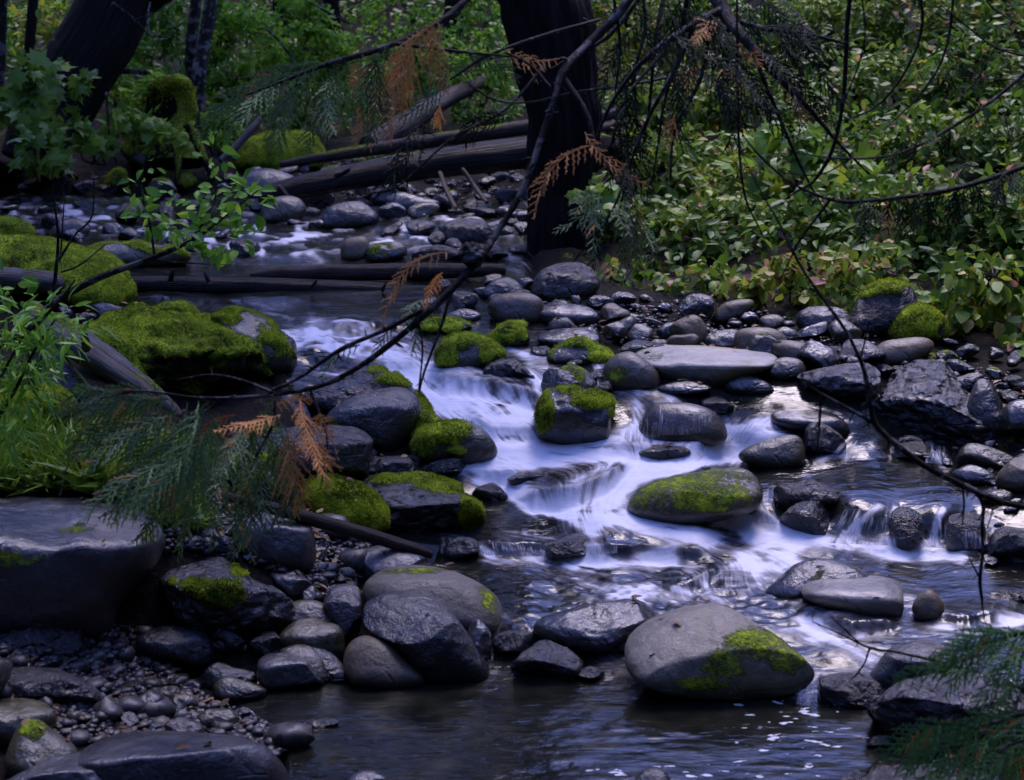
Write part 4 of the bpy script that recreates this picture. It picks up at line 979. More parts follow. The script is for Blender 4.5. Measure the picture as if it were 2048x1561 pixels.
vo = t.n("TexVoronoi"); t.l(c, vo.inputs["Vector"]); vo.inputs["Scale"].default_value = 28
col = t.ramp(vo.outputs["Color"], [(0.2, (0.016, 0.015, 0.015)), (0.55, (0.042, 0.039, 0.037)), (0.85, (0.095, 0.083, 0.070))])
gm = t.done(t.bsdf(Base_Color=col, Roughness=0.4, Normal=t.bump(t.noise(c, 150), .4, .005)))
gravel("gravel", GR, 3600, 0.0115, gm, 5)
gravel("bank_gravel", GR2, 1300, 0.042, gm, 6)
# ------------------------------------------------------------------ wood: trunks, logs, branches
def catmull(P, R, n):
    P = np.asarray(P, float); R = np.asarray(R, float)
    Q = np.concatenate([[2 * P[0] - P[1]], P, [2 * P[-1] - P[-2]]]); S = np.concatenate([[R[0]], R, [R[-1]]])
    out, ro = [], []
    for i in range(1, len(Q) - 2):
        for tt in np.linspace(0, 1, n, endpoint=False):
            p0, p1, p2, p3 = Q[i - 1], Q[i], Q[i + 1], Q[i + 2]
            out.append(0.5 * (2 * p1 + (p2 - p0) * tt + (2 * p0 - 5 * p1 + 4 * p2 - p3) * tt ** 2 + (3 * p1 - p0 - 3 * p2 + p3) * tt ** 3))
            ro.append(S[i] * (1 - tt) + S[i + 1] * tt)
    out.append(Q[-2]); ro.append(S[-2])
    return np.array(out), np.array(ro)

def tube_arrays(P, Rr, sides, seed=0, rough=0.0, fine=8.0, cap=True, flute=0.0):
    fine = max(fine, sides / 9.0)
    P = np.asarray(P, float); n = len(P)
    T = np.gradient(P, axis=0); T /= np.linalg.norm(T, axis=1, keepdims=True) + 1e-12
    up = np.array([0.13, 0.31, 0.94]) if abs(T[0][2]) < 0.8 else np.array([0.1, 0.99, 0.0])
    U = np.zeros_like(P); Vv = np.zeros_like(P); u = np.cross(T[0], up); u /= np.linalg.norm(u)
    for i in range(n):
        u = u - T[i] * (u @ T[i]); u /= np.linalg.norm(u) + 1e-12
        U[i] = u; Vv[i] = np.cross(T[i], u)
    a = np.linspace(0, 2 * math.pi, sides, endpoint=False)
    s = np.concatenate([[0], np.cumsum(np.linalg.norm(np.diff(P, axis=0), axis=1))])
    ca, sa = np.cos(a), np.sin(a)
    rad = np.repeat(Rr[:, None], sides, 1)
    if rough:
        q = np.stack([np.repeat(ca[None], n, 0) * 1.5, np.repeat(sa[None], n, 0) * 1.5, np.repeat(s[:, None] / max(Rr.max(), 1e-6) * 0.5, sides, 1)], -1)
        q2 = np.stack([np.repeat(ca[None], n, 0) * fine, np.repeat(sa[None], n, 0) * fine, np.repeat(s[:, None] / max(Rr.max(), 1e-6) * 0.6, sides, 1)], -1)
        rad = rad * (1 + rough * fbm(q, seed, 3) + 0.45 * rough * fbm(q2, seed + 3, 3))
    if flute:
        w_ = np.linspace(1, 0, n)[:, None] ** 3
        rad = rad * (1 + flute * w_ * (np.cos(a * 5 + seed)[None] * 0.5 + np.cos(a * 3 + 1)[None] * 0.5))
    V = P[:, None, :] + rad[..., None] * (ca[None, :, None] * U[:, None, :] + sa[None, :, None] * Vv[:, None, :])
    i = np.arange(n - 1)[:, None] * sides + np.arange(sides)[None]; j = np.arange(n - 1)[:, None] * sides + (np.arange(sides)[None] + 1) % sides
    F = np.stack([i, j, j + sides, i + sides], -1).reshape(-1, 4)
    V = V.reshape(-1, 3)
    al = np.repeat(s, sides); ca_ = np.tile(ca, n); sa_ = np.tile(sa, n)
    tri = np.zeros((0, 3), int)
    if cap:
        V = np.concatenate([V, P[:1], P[-1:]]); k = n * sides
        a_ = np.arange(sides); b_ = (a_ + 1) % sides
        tri = np.concatenate([np.stack([b_, a_, np.full(sides, k)], -1), np.stack([a_ + (n - 1) * sides, b_ + (n - 1) * sides, np.full(sides, k + 1)], -1)])
        al = np.concatenate([al, [s[0], s[-1]]]); ca_ = np.concatenate([ca_, [0, 0]]); sa_ = np.concatenate([sa_, [0, 0]])
    return V, F, tri, al, ca_, sa_

class Wood:
    """collects limbs into one mesh"""
    def __init__(s): s.V, s.F, s.T, s.a, s.c, s.s, s.n = [], [], [], [], [], [], 0
    def limb(s, P, Rr, sides=8, n=4, seed=0, rough=0.0, **kw):
        if n > 1: P, Rr = catmull(P, Rr, n)
        V, F, T, a, c, d = tube_arrays(P, np.asarray(Rr, float), sides, seed, rough, **kw)
        s.V.append(V); s.F.append(F + s.n); s.T.append(T + s.n); s.a.append(a); s.c.append(c); s.s.append(d); s.n += len(V)
        return P
    def spurs(s, P, Rr, seed, gap=.055, lo=.008, hi=.035):
        """short side buds and broken twiglets along a branch"""
        rnd = np.random.RandomState(seed); P = np.asarray(P, float)
        L = np.concatenate([[0], np.cumsum(np.linalg.norm(np.diff(P, axis=0), axis=1))])
        for q in np.arange(gap * .5, L[-1], gap):
            q += rnd.normal() * gap * .4
            p = np.array([np.interp(q, L, P[:, k]) for k in range(3)]); r0 = np.interp(q / L[-1], np.linspace(0, 1, len(Rr)), Rr)
            d = rnd.normal(size=3) + [0, 0, -.35]; d /= np.linalg.norm(d); l = rnd.uniform(lo, hi) + r0
            s.limb([p, p + d * l * .6, p + d * l + rnd.normal(size=3) * l * .15], [r0 * .55, r0 * .4 + .0004, .0008], 4, 1)
    def build(s, name, mat, parent=None, moss=0.0, seed=0, origin=None):
        V = np.concatenate(s.V); org = V[np.argmin(V[:, 2])] if origin is None else np.asarray(origin, float)
        if parent is not None: org = np.array(parent.location)
        Vl = V - org
        F = [np.concatenate(s.F), np.concatenate(s.T)]
        me = mesh_data(name, Vl, F)
        for nm, q in (("along", s.a), ("ca", s.c), ("sa", s.s)): attr(me, nm, np.concatenate(q))
        N = np.empty(len(V) * 3, np.float32); me.vertices.foreach_get("normal", N); N = N.reshape(-1, 3)
        mo = np.zeros(len(V))
        if moss:
            mo = smooth01(N[:, 2] * 0.7 + 0.9 * fbm(V * 2.5, seed, 3), 1.05 - 1.4 * moss - 0.15, 1.05 - 1.4 * moss + 0.15)
        attr(me, "moss", mo)
        o = link(name, me, mat, parent, None if parent is not None else org)
        return o

def px_line(spec):
    """'px py Y;...' with Y in metres, or px py + radius in photo pixels: px py Y r"""
    q = np.array([list(map(float, x.split())) for x in spec.split(";")])
    P = at(q[:, 0], q[:, 1], q[:, 2]); Rr = q[:, 3] * q[:, 2] / FPX
    return P, Rr

def log(name, label, mat, spec, moss=0.0, sides=20, rough=.12, stubs=(), seed=1, cat="log", part=True):
    P, Rr = px_line(spec)
    o = empty(name, P[np.argmin(P[:, 2])]); tag(o, label, cat)
    w = Wood(); w.limb(P, Rr, sides, 10, seed, rough)
    w.build("stem" if stubs else "trunk", WM[mat], o, moss, seed)
    for sp in stubs:
        P2, R2 = px_line(sp); w = Wood(); w.limb(P2, R2, 7, 3, seed, .1); w.build("branch_stub", WM[mat], o, moss * .5)
    return o

log("fallen_log", "thick dark smooth log slanting up to the cedar's foot", 'wetlog', "515 394 13.5 18;620 370 13.6 23;800 338 13.9 28;950 318 14.1 31;1110 297 14.4 32", .12, seed=3,
    stubs=["560 374 13.4 6;575 392 13.35 4;592 412 13.3 2", "672 352 13.5 6;690 345 13.45 5;700 338 13.4 3"])
log("fallen_log", "thinner purple-brown log lying just above the thick dark log", 'brownlog', "560 330 15.0 7;640 316 15.0 10;760 297 15.1 13;900 277 15.2 14;1080 252 15.3 15", .22, seed=5)
log("fallen_log", "pale dead log leaning up diagonally behind the two fallen logs", 'brownlog', "735 292 15.8 20;790 260 16.2 22;850 224 16.7 20;905 192 17.2 17;1000 150 18 12", .1, seed=6)
log("fallen_log", "short thin grey log rising out of the water at upper centre left", 'greylog', "440 322 14.6 6;470 296 14.7 8;500 262 14.8 8;520 238 14.9 6", .1, seed=7)
log("fallen_log", "lilac log end showing right of the cedar, upper of two", 'greylog', "1180 238 15.5 10;1280 217 15.4 12;1345 206 15.3 12;1420 188 15.2 11", .1, seed=8)
log("fallen_log", "purple-brown log right of the cedar, lower of two", 'brownlog', "1190 262 15.2 12;1260 250 15.1 14;1330 240 15 13;1390 228 14.9 10", .1, seed=9)
log("dam_log", "long dark waterlogged log damming the stream, with short stubs", 'wetlog', "225 567 10.15 14;350 570 10.2 18;500 574 10.2 20;700 582 10.25 20;860 588 10.3 17;960 590 10.35 12", .08, seed=10,
    stubs=["342 560 10.1 6;344 548 10.05 5;348 540 10.05 3", "418 565 10.1 5;412 552 10.1 4;408 545 10.1 2", "622 576 10.1 4;630 566 10.05 3;634 560 10.05 2", "765 582 10.1 4;770 570 10.05 3;774 562 10.05 2"])
log("dam_log", "second dam log, brown and half sunk behind the long dark one", 'brownlog', "500 553 10.4 9;560 548 10.42 16;680 546 10.45 17;850 543 10.5 17;1010 540 10.55 12", .05, seed=12)
log("driftwood_log", "silver-grey weathered log slanting down past the great moss boulder", 'greylog', "60 632 7.5 31;130 672 7.35 33;210 724 7.2 30;290 777 7.05 22;345 815 6.95 11;362 832 6.9 4", .34, sides=28, rough=.3, seed=14,
    stubs=["172 700 7.0 9;170 680 6.97 9;166 655 6.95 5"])
log("driftwood_log", "pale broken driftwood log at the left edge over the dark gap", 'greylog', "-150 560 8.6 28;0 560 8.5 24;60 562 8.45 26;110 568 8.4 20;128 573 8.38 6", .12, rough=.35, seed=15)
log("driftwood_pole", "slender brown pole slanting from the hummock down to the small ledge", 'brownlog', "405 985 6.25 6;480 1000 6.3 11;600 1032 6.38 14;720 1066 6.5 15;820 1096 6.6 13;862 1110 6.65 9", .05, seed=16)
log("stick", "bent grey stick standing in the cobbles under the thick log", 'stick', "808 366 13.5 4;830 405 13.3 5;842 440 13.1 4", 0, 7, .1, seed=17, cat="stick")
log("stick", "straight tan stick leaning against the thick log, middle of three", 'stick', "880 345 13.6 4;893 380 13.4 5;912 418 13.1 4", 0, 7, .1, seed=18, cat="stick")
log("stick", "orange-brown kinked stick leaning against the thick log, nearest the cedar", 'stick', "925 338 13.6 4;950 375 13.5 5;974 406 13.3 4", 0, 7, .1, seed=19, cat="stick")
log("stick", "short orange stick lying among cobbles under the thick log", 'stick', "700 405 14 4;735 392 14 5;760 380 14 4", 0, 7, .1, seed=20, cat="stick")
log("dead_branch", "silvery dead stick on the dark bank left of the mossy stump", 'lichen', "210 150 15 4;250 143 15 6;295 146 15 5", 0, 8, .15, seed=21, cat="branch")

# ---- standing trees
def tree(name, label, mat, spec, h, crown_r, crown_z, seed, moss=0.1, roots=(), sides=28, rough=.10, flute=0.0, leaf='canopy'):
    """trunk through the given points, then straight on up to h metres, with its crown there"""
    P, Rr = px_line(spec); crown_r *= .75; h += 2; crown_z += 3
    top = P[-1] + (P[-1] - P[-2]) / np.linalg.norm(P[-1] - P[-2]) * 1.0
    tip = np.array([top[0] + (P[-1] - P[0])[0] * 0.6, top[1], h])
    P = np.concatenate([P, [top, (top + tip) / 2, tip]]); Rr = np.concatenate([Rr, [Rr[-1] * .96, Rr[-1] * .6, Rr[-1] * .15]])
    o = empty(name, P[0]); tag(o, label, "tree")
    w = Wood(); w.limb(P, Rr, sides, 16, seed, rough, flute=flute)
    w.build("trunk", WM[mat], o, moss, seed)
    for r_ in roots:
        P2, R2 = px_line(r_); w = Wood(); w.limb(P2, R2, 10, 6, seed, .15); w.build("root", WM[mat], o, moss + .15, seed)
    rnd = np.random.RandomState(seed); n = int(260 * crown_r)
    z = rnd.uniform(crown_z, h, n); rr = crown_r * (1 - 0.75 * (z - crown_z) / (h - crown_z)) * np.sqrt(rnd.rand(n)); a = rnd.uniform(0, 6.28, n)
    cx = np.interp(z, P[:, 2], P[:, 0]); cy = np.interp(z, P[:, 2], P[:, 1])
    pos = np.stack([cx + rr * np.cos(a), cy + rr * np.sin(a), z], -1)
    out = np.stack([np.cos(a), np.sin(a), rnd.uniform(-.9, .1, n)], -1)
    CROWNS.append((o, pos, out, leaf, seed))
    return o
CROWNS = []
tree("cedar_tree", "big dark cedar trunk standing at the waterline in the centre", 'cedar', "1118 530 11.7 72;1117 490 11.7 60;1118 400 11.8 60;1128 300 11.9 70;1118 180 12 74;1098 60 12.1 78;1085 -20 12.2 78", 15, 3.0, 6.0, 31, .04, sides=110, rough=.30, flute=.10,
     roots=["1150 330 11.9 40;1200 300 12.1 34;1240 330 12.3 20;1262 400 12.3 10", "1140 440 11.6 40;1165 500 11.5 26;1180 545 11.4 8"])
tree("leaning_tree", "thick grey-barked trunk leaning right over the far left bank", 'bark', "62 330 14.6 60;95 250 14.7 70;150 150 14.8 74;205 60 14.9 72;245 -30 15 68", 14, 2.6, 6.5, 32, .32, sides=44, rough=.12,
     roots=["110 230 14.5 26;120 290 14.3 20;112 350 14.2 8"])
tree("alder_tree", "slim lichen-spotted trunk above the mossy stump on the left bank", 'lichen', "396 300 15.4 12;392 220 15.5 14;398 150 15.5 15;408 90 15.6 13;420 20 15.7 13;424 -30 15.8 12", 11, 2.0, 6.0, 33, .12, sides=18)
tree("alder_tree", "pale blotched stem twinned just left of the lichen-spotted trunk", 'lichen', "388 240 15.9 10;384 170 16 12;382 100 16 12;390 20 16.1 11;396 -30 16.2 11", 10, 1.6, 6.0, 34, .2, sides=16)
tree("young_tree", "thin dark stem left of the leaning trunk", 'bark', "42 260 16 9;52 150 16.1 9;62 60 16.2 10;68 -20 16.3 10", 9, 1.6, 6.0, 35, .1, sides=14)
tree("young_tree", "grey stem at the very left edge, top", 'lichen', "-2 200 15 9;2 100 15 9;6 -20 15 9", 10, 1.6, 6, 36, .05, sides=14)
tree("background_tree", "dim mossy trunk among yellow-green leaves, upper left of centre", 'bark', "560 250 21 14;556 120 21 15;560 -20 21 15", 13, 2.2, 6.5, 37, .35, sides=16)
tree("background_tree", "dim trunk behind the leaning pale log", 'bark', "900 200 22 20;905 80 22 20;910 -20 22 19", 14, 2.4, 6.5, 38, .2, sides=16)
tree("background_tree", "dim slanting trunk between the lichen stems and yellow leaves", 'bark', "690 230 22.5 16;672 100 22.5 16;660 -20 22.5 16", 12, 2.0, 6.5, 39, .35, sides=16)

# mossy stump with its root mass
P, Rr = px_line("352 330 14.9 62;350 280 14.95 52;346 220 15 46;340 170 15.05 42;336 150 15.05 20")
o = empty("tree_stump", P[0]); tag(o, "mossy rotten stump with ragged moss on its top, far left bank", "stump")
w = Wood(); w.limb(P, Rr, 30, 8, 41, .35); st_ = w.build("stump_wood", WM['cedar'], o, .62, 41)
for sp in ("380 250 14.7 14;405 310 14.5 9;420 350 14.4 4", "320 260 14.6 14;300 320 14.4 10;290 370 14.3 4", "350 280 14.5 12;356 330 14.35 8;352 375 14.2 3"):
    P2, R2 = px_line(sp); w = Wood(); w.limb(P2, R2, 8, 6, 42, .2); w.build("root", WM['cedar'], o, .5)
rnd = np.random.RandomState(5); a = rnd.uniform(0, 6.28, 2600); q = np.sqrt(rnd.rand(2600)) * (.55 + .5 * np.abs(np.sin(a * 2.3 + 1)))
pc = at(np.array([345.]), np.array([176.]), 14.85)[0] + np.stack([.21 * q * np.cos(a), .17 * q * np.sin(a) - .04, .07 * (1 - q ** 2) - .22 * q * rnd.rand(2600) ** 2 * (np.sin(a * 3) > -.2)], -1)
V, Fq = tuft_mesh(pc - np.array(o.location), np.stack([np.cos(a) * q, np.sin(a) * q, 1 - q], -1), .022, rnd, 2, .0)
me = mesh_data("moss", V, Fq, smooth=False); attr(me, "tint", np.repeat(np.clip(rnd.normal(.5, .2, 2600), 0, 1), 6)); link("moss", me, LM['moss'], o)
# ------------------------------------------------------------------ leaves
def tmpl_oval(w=.3, droop=.18, fold=.10):
    ys = [0, .28, .58, .85, 1.0]; ws = [.04, .85, 1.0, .5, 0.0]
    V = []; F = []
    for y, k in zip(ys, ws):
        z = -droop * y * y
        V += [(-w * k, y, z + fold * k), (0, y, z), (w * k, y, z + fold * k)]
    for i in range(4):
        b = i * 3; F += [(b, b + 1, b + 4, b + 3), (b + 1, b + 2, b + 5, b + 4)]
    return np.array(V), np.array(F)
def tmpl_maple():
    out = [(0, 0), (.30, -.02), (.22, .16), (.58, .22), (.46, .38), (.62, .60), (.36, .58), (.30, .66), (.16, .64), (0, 1.0)]
    out = out + [(-x, y) for x, y in out[-2:0:-1]]
    V = [(0, .32, .05)] + [(x, y, .02 - .22 * (y - .3) ** 2 - .25 * x * x) for x, y in out]
    n = len(out)
    F = [(0, 1 + i, 1 + (i + 1) % n) for i in range(n)]
    return np.array(V), np.array(F)
T_OVAL, T_WIDE, T_NARROW, T_MAPLE, T_BLADE = tmpl_oval(), tmpl_oval(.36, .22, .08), tmpl_oval(.10, .45, .03), tmpl_maple(), tmpl_oval(.022, .30, .008)

def leaves(name, pos, dirs, nrm, size, tmpl, mat, parent, tint):
    V0, F0 = tmpl
    pos = pos - np.array(parent.location)
    d = dirs / (np.linalg.norm(dirs, axis=1, keepdims=True) + 1e-9)
    n = nrm - d * (nrm * d).sum(1, keepdims=True); n /= np.linalg.norm(n, axis=1, keepdims=True) + 1e-9
    x = np.cross(d, n)
    sz = np.asarray(size)[:, None, None]
    rv = np.random.RandomState(len(pos)); sx_ = rv.uniform(.62, 1.12, (len(pos), 1, 1)); sz_ = rv.uniform(-.2, 2.2, (len(pos), 1, 1)); tw = rv.normal(size=(len(pos), 1, 1)) * .22
    V = pos[:, None] + sz * ((V0[None, :, :1] * sx_ + tw * V0[None, :, 1:2] ** 2) * x[:, None] + V0[None, :, 1:2] * d[:, None] + V0[None, :, 2:] * sz_ * n[:, None])
    k = len(V0)
    F = (F0[None] + (np.arange(len(pos)) * k)[:, None, None]).reshape(-1, F0.shape[1])
    me = mesh_data(name, V.reshape(-1, 3), F, smooth=tmpl is not T_MAPLE)
    attr(me, "tint", np.repeat(np.clip(tint, 0, 1), k))
    return link(name, me, mat, parent)

def shrub(name, label, px, py, Y, rx, ry, rz, n, size, mat, tmpl, seed, foot=None, tint=(.3, .22), spots=0.0, group=None, cat="shrub", hang=.25, stems=5, clump=1.0, face=(0, -.45, .8)):
    """a shrub whose crown is centred on the given point; rx, ry, rz in metres; its stems stand on the ground below"""
    rnd = np.random.RandomState(seed)
    c = at(px, py, Y)
    if foot is None: foot = c + np.array([0, .15, -rz * 1.1])
    else: foot = ground_at(*foot)
    o = empty(name, foot); tag(o, label, cat, group)
    # twigs: leaves sit along them, as sprays
    nt = max(6, n // 14)
    u = rnd.normal(size=(nt, 3)); u /= np.linalg.norm(u, axis=1, keepdims=True); u *= (0.35 + 0.65 * rnd.rand(nt, 1) ** .6)
    tip = c + u * np.array([rx, ry, rz])
    w = Wood()
    hubs = [foot + (c - foot) * f + rnd.normal(size=3) * np.array([rx, ry, rz]) * .22 for f in np.linspace(.45, .9, stems)]
    for hb in hubs:
        md = (foot + hb) / 2 + rnd.normal(size=3) * .05
        w.limb([foot + rnd.normal(size=3) * [.06, .06, 0], md, hb], [.009, .007, .005], 5, 3)
    P_, D_, N_, S2 = [], [], [], []
    per = int(math.ceil(n / nt))
    for tpt in tip:
        hb = hubs[int(np.argmin([np.linalg.norm(tpt - h) for h in hubs]))]
        mid = (hb + tpt) / 2 + np.array([0, 0, .08 * rz])
        w.limb([hb, mid, tpt], [.0045, .0032, .0016], 4, 3)
        ax = (tpt - mid); ax /= np.linalg.norm(ax) + 1e-9
        f = rnd.rand(per) ** .7
        P_.append(mid + (tpt - mid) * f[:, None] * 1.05 + rnd.normal(size=(per, 3)) * size * .28 * clump)
        sd_ = rnd.normal(size=(per, 3)) * .75
        D_.append(ax * .6 + sd_ + np.array([0, -.25, -hang - .25]))
        N_.append(np.array(face) + rnd.normal(size=(per, 3)) * .38); S2.append(size * rnd.uniform(.55, 1.25, per))
    w.build("stem", WM['twig'], o)
    P_, D_, N_, S2 = map(np.concatenate, (P_, D_, N_, S2))
    tn = tint[0] + tint[1] * (fbm(P_ * 2.2, seed, 3) * 1.3 + rnd.normal(size=len(P_)) * .45)
    sp = rnd.rand(len(P_)) < spots
    tn = np.where(sp, rnd.uniform(.7, 1.0, len(P_)), tn)
    leaves("foliage", P_, D_, N_, S2, tmpl, LM[mat], o, tn)
    return o

# ---- the shrubs of the right slope, front row first
G = "dogwood shrubs on the right slope"
for i, a in enumerate([
    ("low dogwood with nodding pinkish leaves over the dark cedar-foot boulder", 1245, 545, 10.3, .34, .25, .16, 200, .075, .38, .30),
    ("dogwood with drooping yellow leaves hanging over the right bar's middle", 1400, 555, 10.2, .36, .3, .20, 300, .080, .36, .22),
    ("dogwood with long hanging leaves above the glowing moss boulder", 1560, 545, 9.8, .36, .3, .20, 300, .085, .38, .25),
    ("dark-stemmed dogwood left of the right edge, pinkish leaves drooping low", 1740, 540, 9.5, .36, .3, .22, 260, .088, .34, .25),
    ("big-leaved dogwood at the right edge, lowest on the slope", 1960, 560, 9.0, .34, .3, .24, 240, .098, .30, .20),
    ("small dogwood sprig with few leaves low at the far right edge", 2040, 690, 8.6, .16, .2, .16, 50, .090, .32, .3),
    ("sparse dogwood spray over the brown mossy-backed boulder", 1860, 650, 9.2, .22, .2, .10, 50, .080, .40, .3),
    ("dense green dogwood just right of the cedar's foot", 1270, 450, 12.0, .45, .4, .26, 420, .075, .25, .12),
    ("leafy dogwood mid slope, second row, yellow-green", 1440, 450, 11.6, .50, .4, .30, 560, .080, .42, .16),
    ("leafy dogwood mid slope, second row, dark green with red spots", 1640, 440, 11.0, .48, .4, .30, 560, .082, .24, .16),
    ("leafy dogwood mid slope, second row, pale yellow patches", 1830, 430, 10.6, .48, .4, .32, 560, .086, .36, .2),
    ("dogwood at the right edge under the drooping conifer branch", 2020, 420, 10.2, .40, .4, .34, 460, .090, .26, .14),
    ("bright green bush right of the cedar, third row", 1330, 330, 13.2, .55, .5, .34, 560, .080, .36, .10),
    ("yellowing bush in the third row behind the broad-leaf maple", 1500, 345, 12.8, .55, .5, .34, 640, .080, .50, .15),
    ("green bush in the third row below the arching twigs", 1690, 320, 12.2, .55, .5, .36, 640, .082, .32, .14),
    ("mixed green and pink bush in the third row near the right edge", 1880, 300, 11.8, .55, .5, .38, 640, .086, .32, .2),
    ("dense bush at the right edge in the third row", 2060, 280, 11.4, .45, .5, .40, 500, .088, .28, .12),
    ("dim green bush behind the dark conifer sprays", 1340, 210, 14.6, .6, .5, .42, 600, .082, .30, .08),
    ("olive-green bush high on the slope behind the hanging twig", 1540, 210, 14.2, .65, .5, .42, 700, .082, .40, .10),
    ("lively green bush high on the slope with red leaf spots", 1740, 190, 13.6, .65, .5, .44, 760, .084, .34, .15),
    ("pale blue-green bush high on the slope near the right edge", 1940, 160, 13.2, .65, .5, .46, 760, .088, .26, .13),
    ("yellow-tinged bush at the top of the slope behind the cedar", 1270, 60, 16.4, .75, .5, .55, 620, .085, .46, .10),
    ("shadowy bush at the top behind the darkest conifer sprays", 1450, 70, 16.0, .75, .5, .55, 600, .085, .28, .08),
    ("bright mid-green bush at the top of the slope", 1640, 60, 15.4, .75, .5, .55, 760, .088, .40, .12),
    ("top-row bush with orange leaves among green", 1830, 45, 15.0, .70, .5, .55, 760, .088, .38, .22),
    ("top right corner bush with a pink leaf", 2010, 50, 14.6, .65, .5, .55, 640, .092, .32, .14),
]):
    lb, px, py, Y, rx, ry, rz, n, sz, tb, spz = a
    shrub("dogwood_shrub", lb, px, py + (28 if 500 < py < 600 else 0), Y, rx, ry, rz * (1.2 if py > 500 else 1), int(n * (2.2 if py < 430 else 1.7)), sz * .95, 'dogwood', T_WIDE if py > 380 else T_OVAL, 300 + i, tint=(tb + (.14 if py > 500 else .02), .32), spots=spz * (.9 if py > 500 else .5), group=G, hang=.45 if py > 500 else .2)
# broad maple-like leaves on the slope
for i, (lb, px, py, Y, rx, rz, n, sz) in enumerate([
    ("broad pale-green maple leaves spread left of the bare hanging twig", 1600, 290, 12.0, .45, .14, 34, .22),
    ("broad maple leaves in the shade under the arching twigs", 1480, 380, 12.2, .40, .14, 34, .20),
    ("broad dark maple leaves at the cedar's right foot", 1190, 370, 11.6, .22, .20, 26, .16),
    ("broad maple leaves below the pale bush near the right", 1700, 360, 11.4, .45, .14, 30, .20),
]):
    shrub("maple_seedling", lb, px, py, Y, rx, .25, rz, n, sz, 'maple', T_MAPLE, 360 + i, tint=(.62, .3), cat="young maple", group="broad-leaved young maples", stems=3, face=(0, -.5, .8))

# ---- low undergrowth that covers the soil, one mass on each bank
def undergrowth(name, region, n, size, mat, seed, tint, lift=.22):
    rnd = np.random.RandomState(seed); P = np.array(region, float); x0, y0 = P.min(0); x1, y1 = P.max(0)
    x = rnd.uniform(x0, x1, n * 3); y = rnd.uniform(y0, y1, n * 3); ok = poly_sd(x, y, region) > 0
    x, y = x[ok][:n], y[ok][:n]; g = ground_at(x, y); m = len(g)
    cl = fbm(g * 1.1, seed, 3)
    g[:, 2] += rnd.rand(m) * lift * np.clip(1 + 2 * cl, .2, 2); g[:, 1] -= rnd.rand(m) * lift * .6
    o = empty(name, g[0]); kind(o, "stuff")
    leaves("undergrowth_leaves", g, np.stack([rnd.normal(size=m), rnd.normal(size=m) * .5 - .2, rnd.normal(size=m) * .4 - .25], -1), np.array([0, -.45, .9]) + rnd.normal(size=(m, 3)) * .35, size * rnd.uniform(.5, 1.4, m), T_OVAL, LM[mat], o, tint[0] + tint[1] * (cl * 1.6 + rnd.normal(size=m) * .5))
    o.children[0]["kind"] = "stuff"
undergrowth("undergrowth", [(-200, -150), (1200, -150), (1180, 250), (900, 262), (640, 262), (420, 250), (330, 200), (200, 230), (-200, 260)], 7000, .10, 'maple', 61, (.15, .34), .5)
undergrowth("bank_undergrowth", [(1180, -150), (2500, -150), (2500, 560), (2048, 590), (1650, 580), (1300, 540), (1210, 440)], 8500, .085, 'dogwood', 62, (.15, .26), .35)

undergrowth("bank_undergrowth", [(2052, 590), (2500, 560), (3000, 500), (3000, 860), (2300, 800), (2052, 770)], 1500, .10, 'dogwood', 63, (.2, .26), .3)
undergrowth("bank_undergrowth", [(-700, 400), (-60, 560), (-60, 1000), (-700, 1050)], 1800, .11, 'willow', 64, (.2, .3), .3)

# ---- left bank and far shrubs
for i, (lb, px, py, Y, rx, ry, rz, n, sz, tb) in enumerate([
    ("large-leaved maple at the left edge reaching over the far bank", 45, 195, 13.2, .34, .3, .36, 110, .17, .45),
    ("large-leaved maple shoot in front of the leaning trunk's foot", 125, 160, 13.8, .34, .3, .12, 34, .17, .55),
    ("lower maple leaves hanging over the dark far left bank", 70, 290, 12.9, .30, .3, .20, 60, .15, .38),
    ("maple leaves between the leaning trunk and the mossy stump", 255, 215, 14.2, .28, .3, .22, 60, .14, .6),
    ("maple leaves low in the centre of the far left bank", 275, 255, 14.0, .22, .3, .14, 40, .13, .7),
    ("drooping maple shoot hiding the leaning trunk's right foot", 185, 265, 13.8, .24, .2, .26, 60, .13, .5),
    ("maple leaves under the mossy stump at the water's edge", 330, 280, 13.9, .24, .2, .14, 36, .11, .6),
]):
    shrub("bigleaf_maple", lb, px, py, Y, rx, ry, rz, n, sz, 'maple', T_MAPLE, 400 + i, tint=(tb, .25), cat="young maple", group="maples on the far left bank", stems=4, hang=.5, face=(0, -.7, .7))
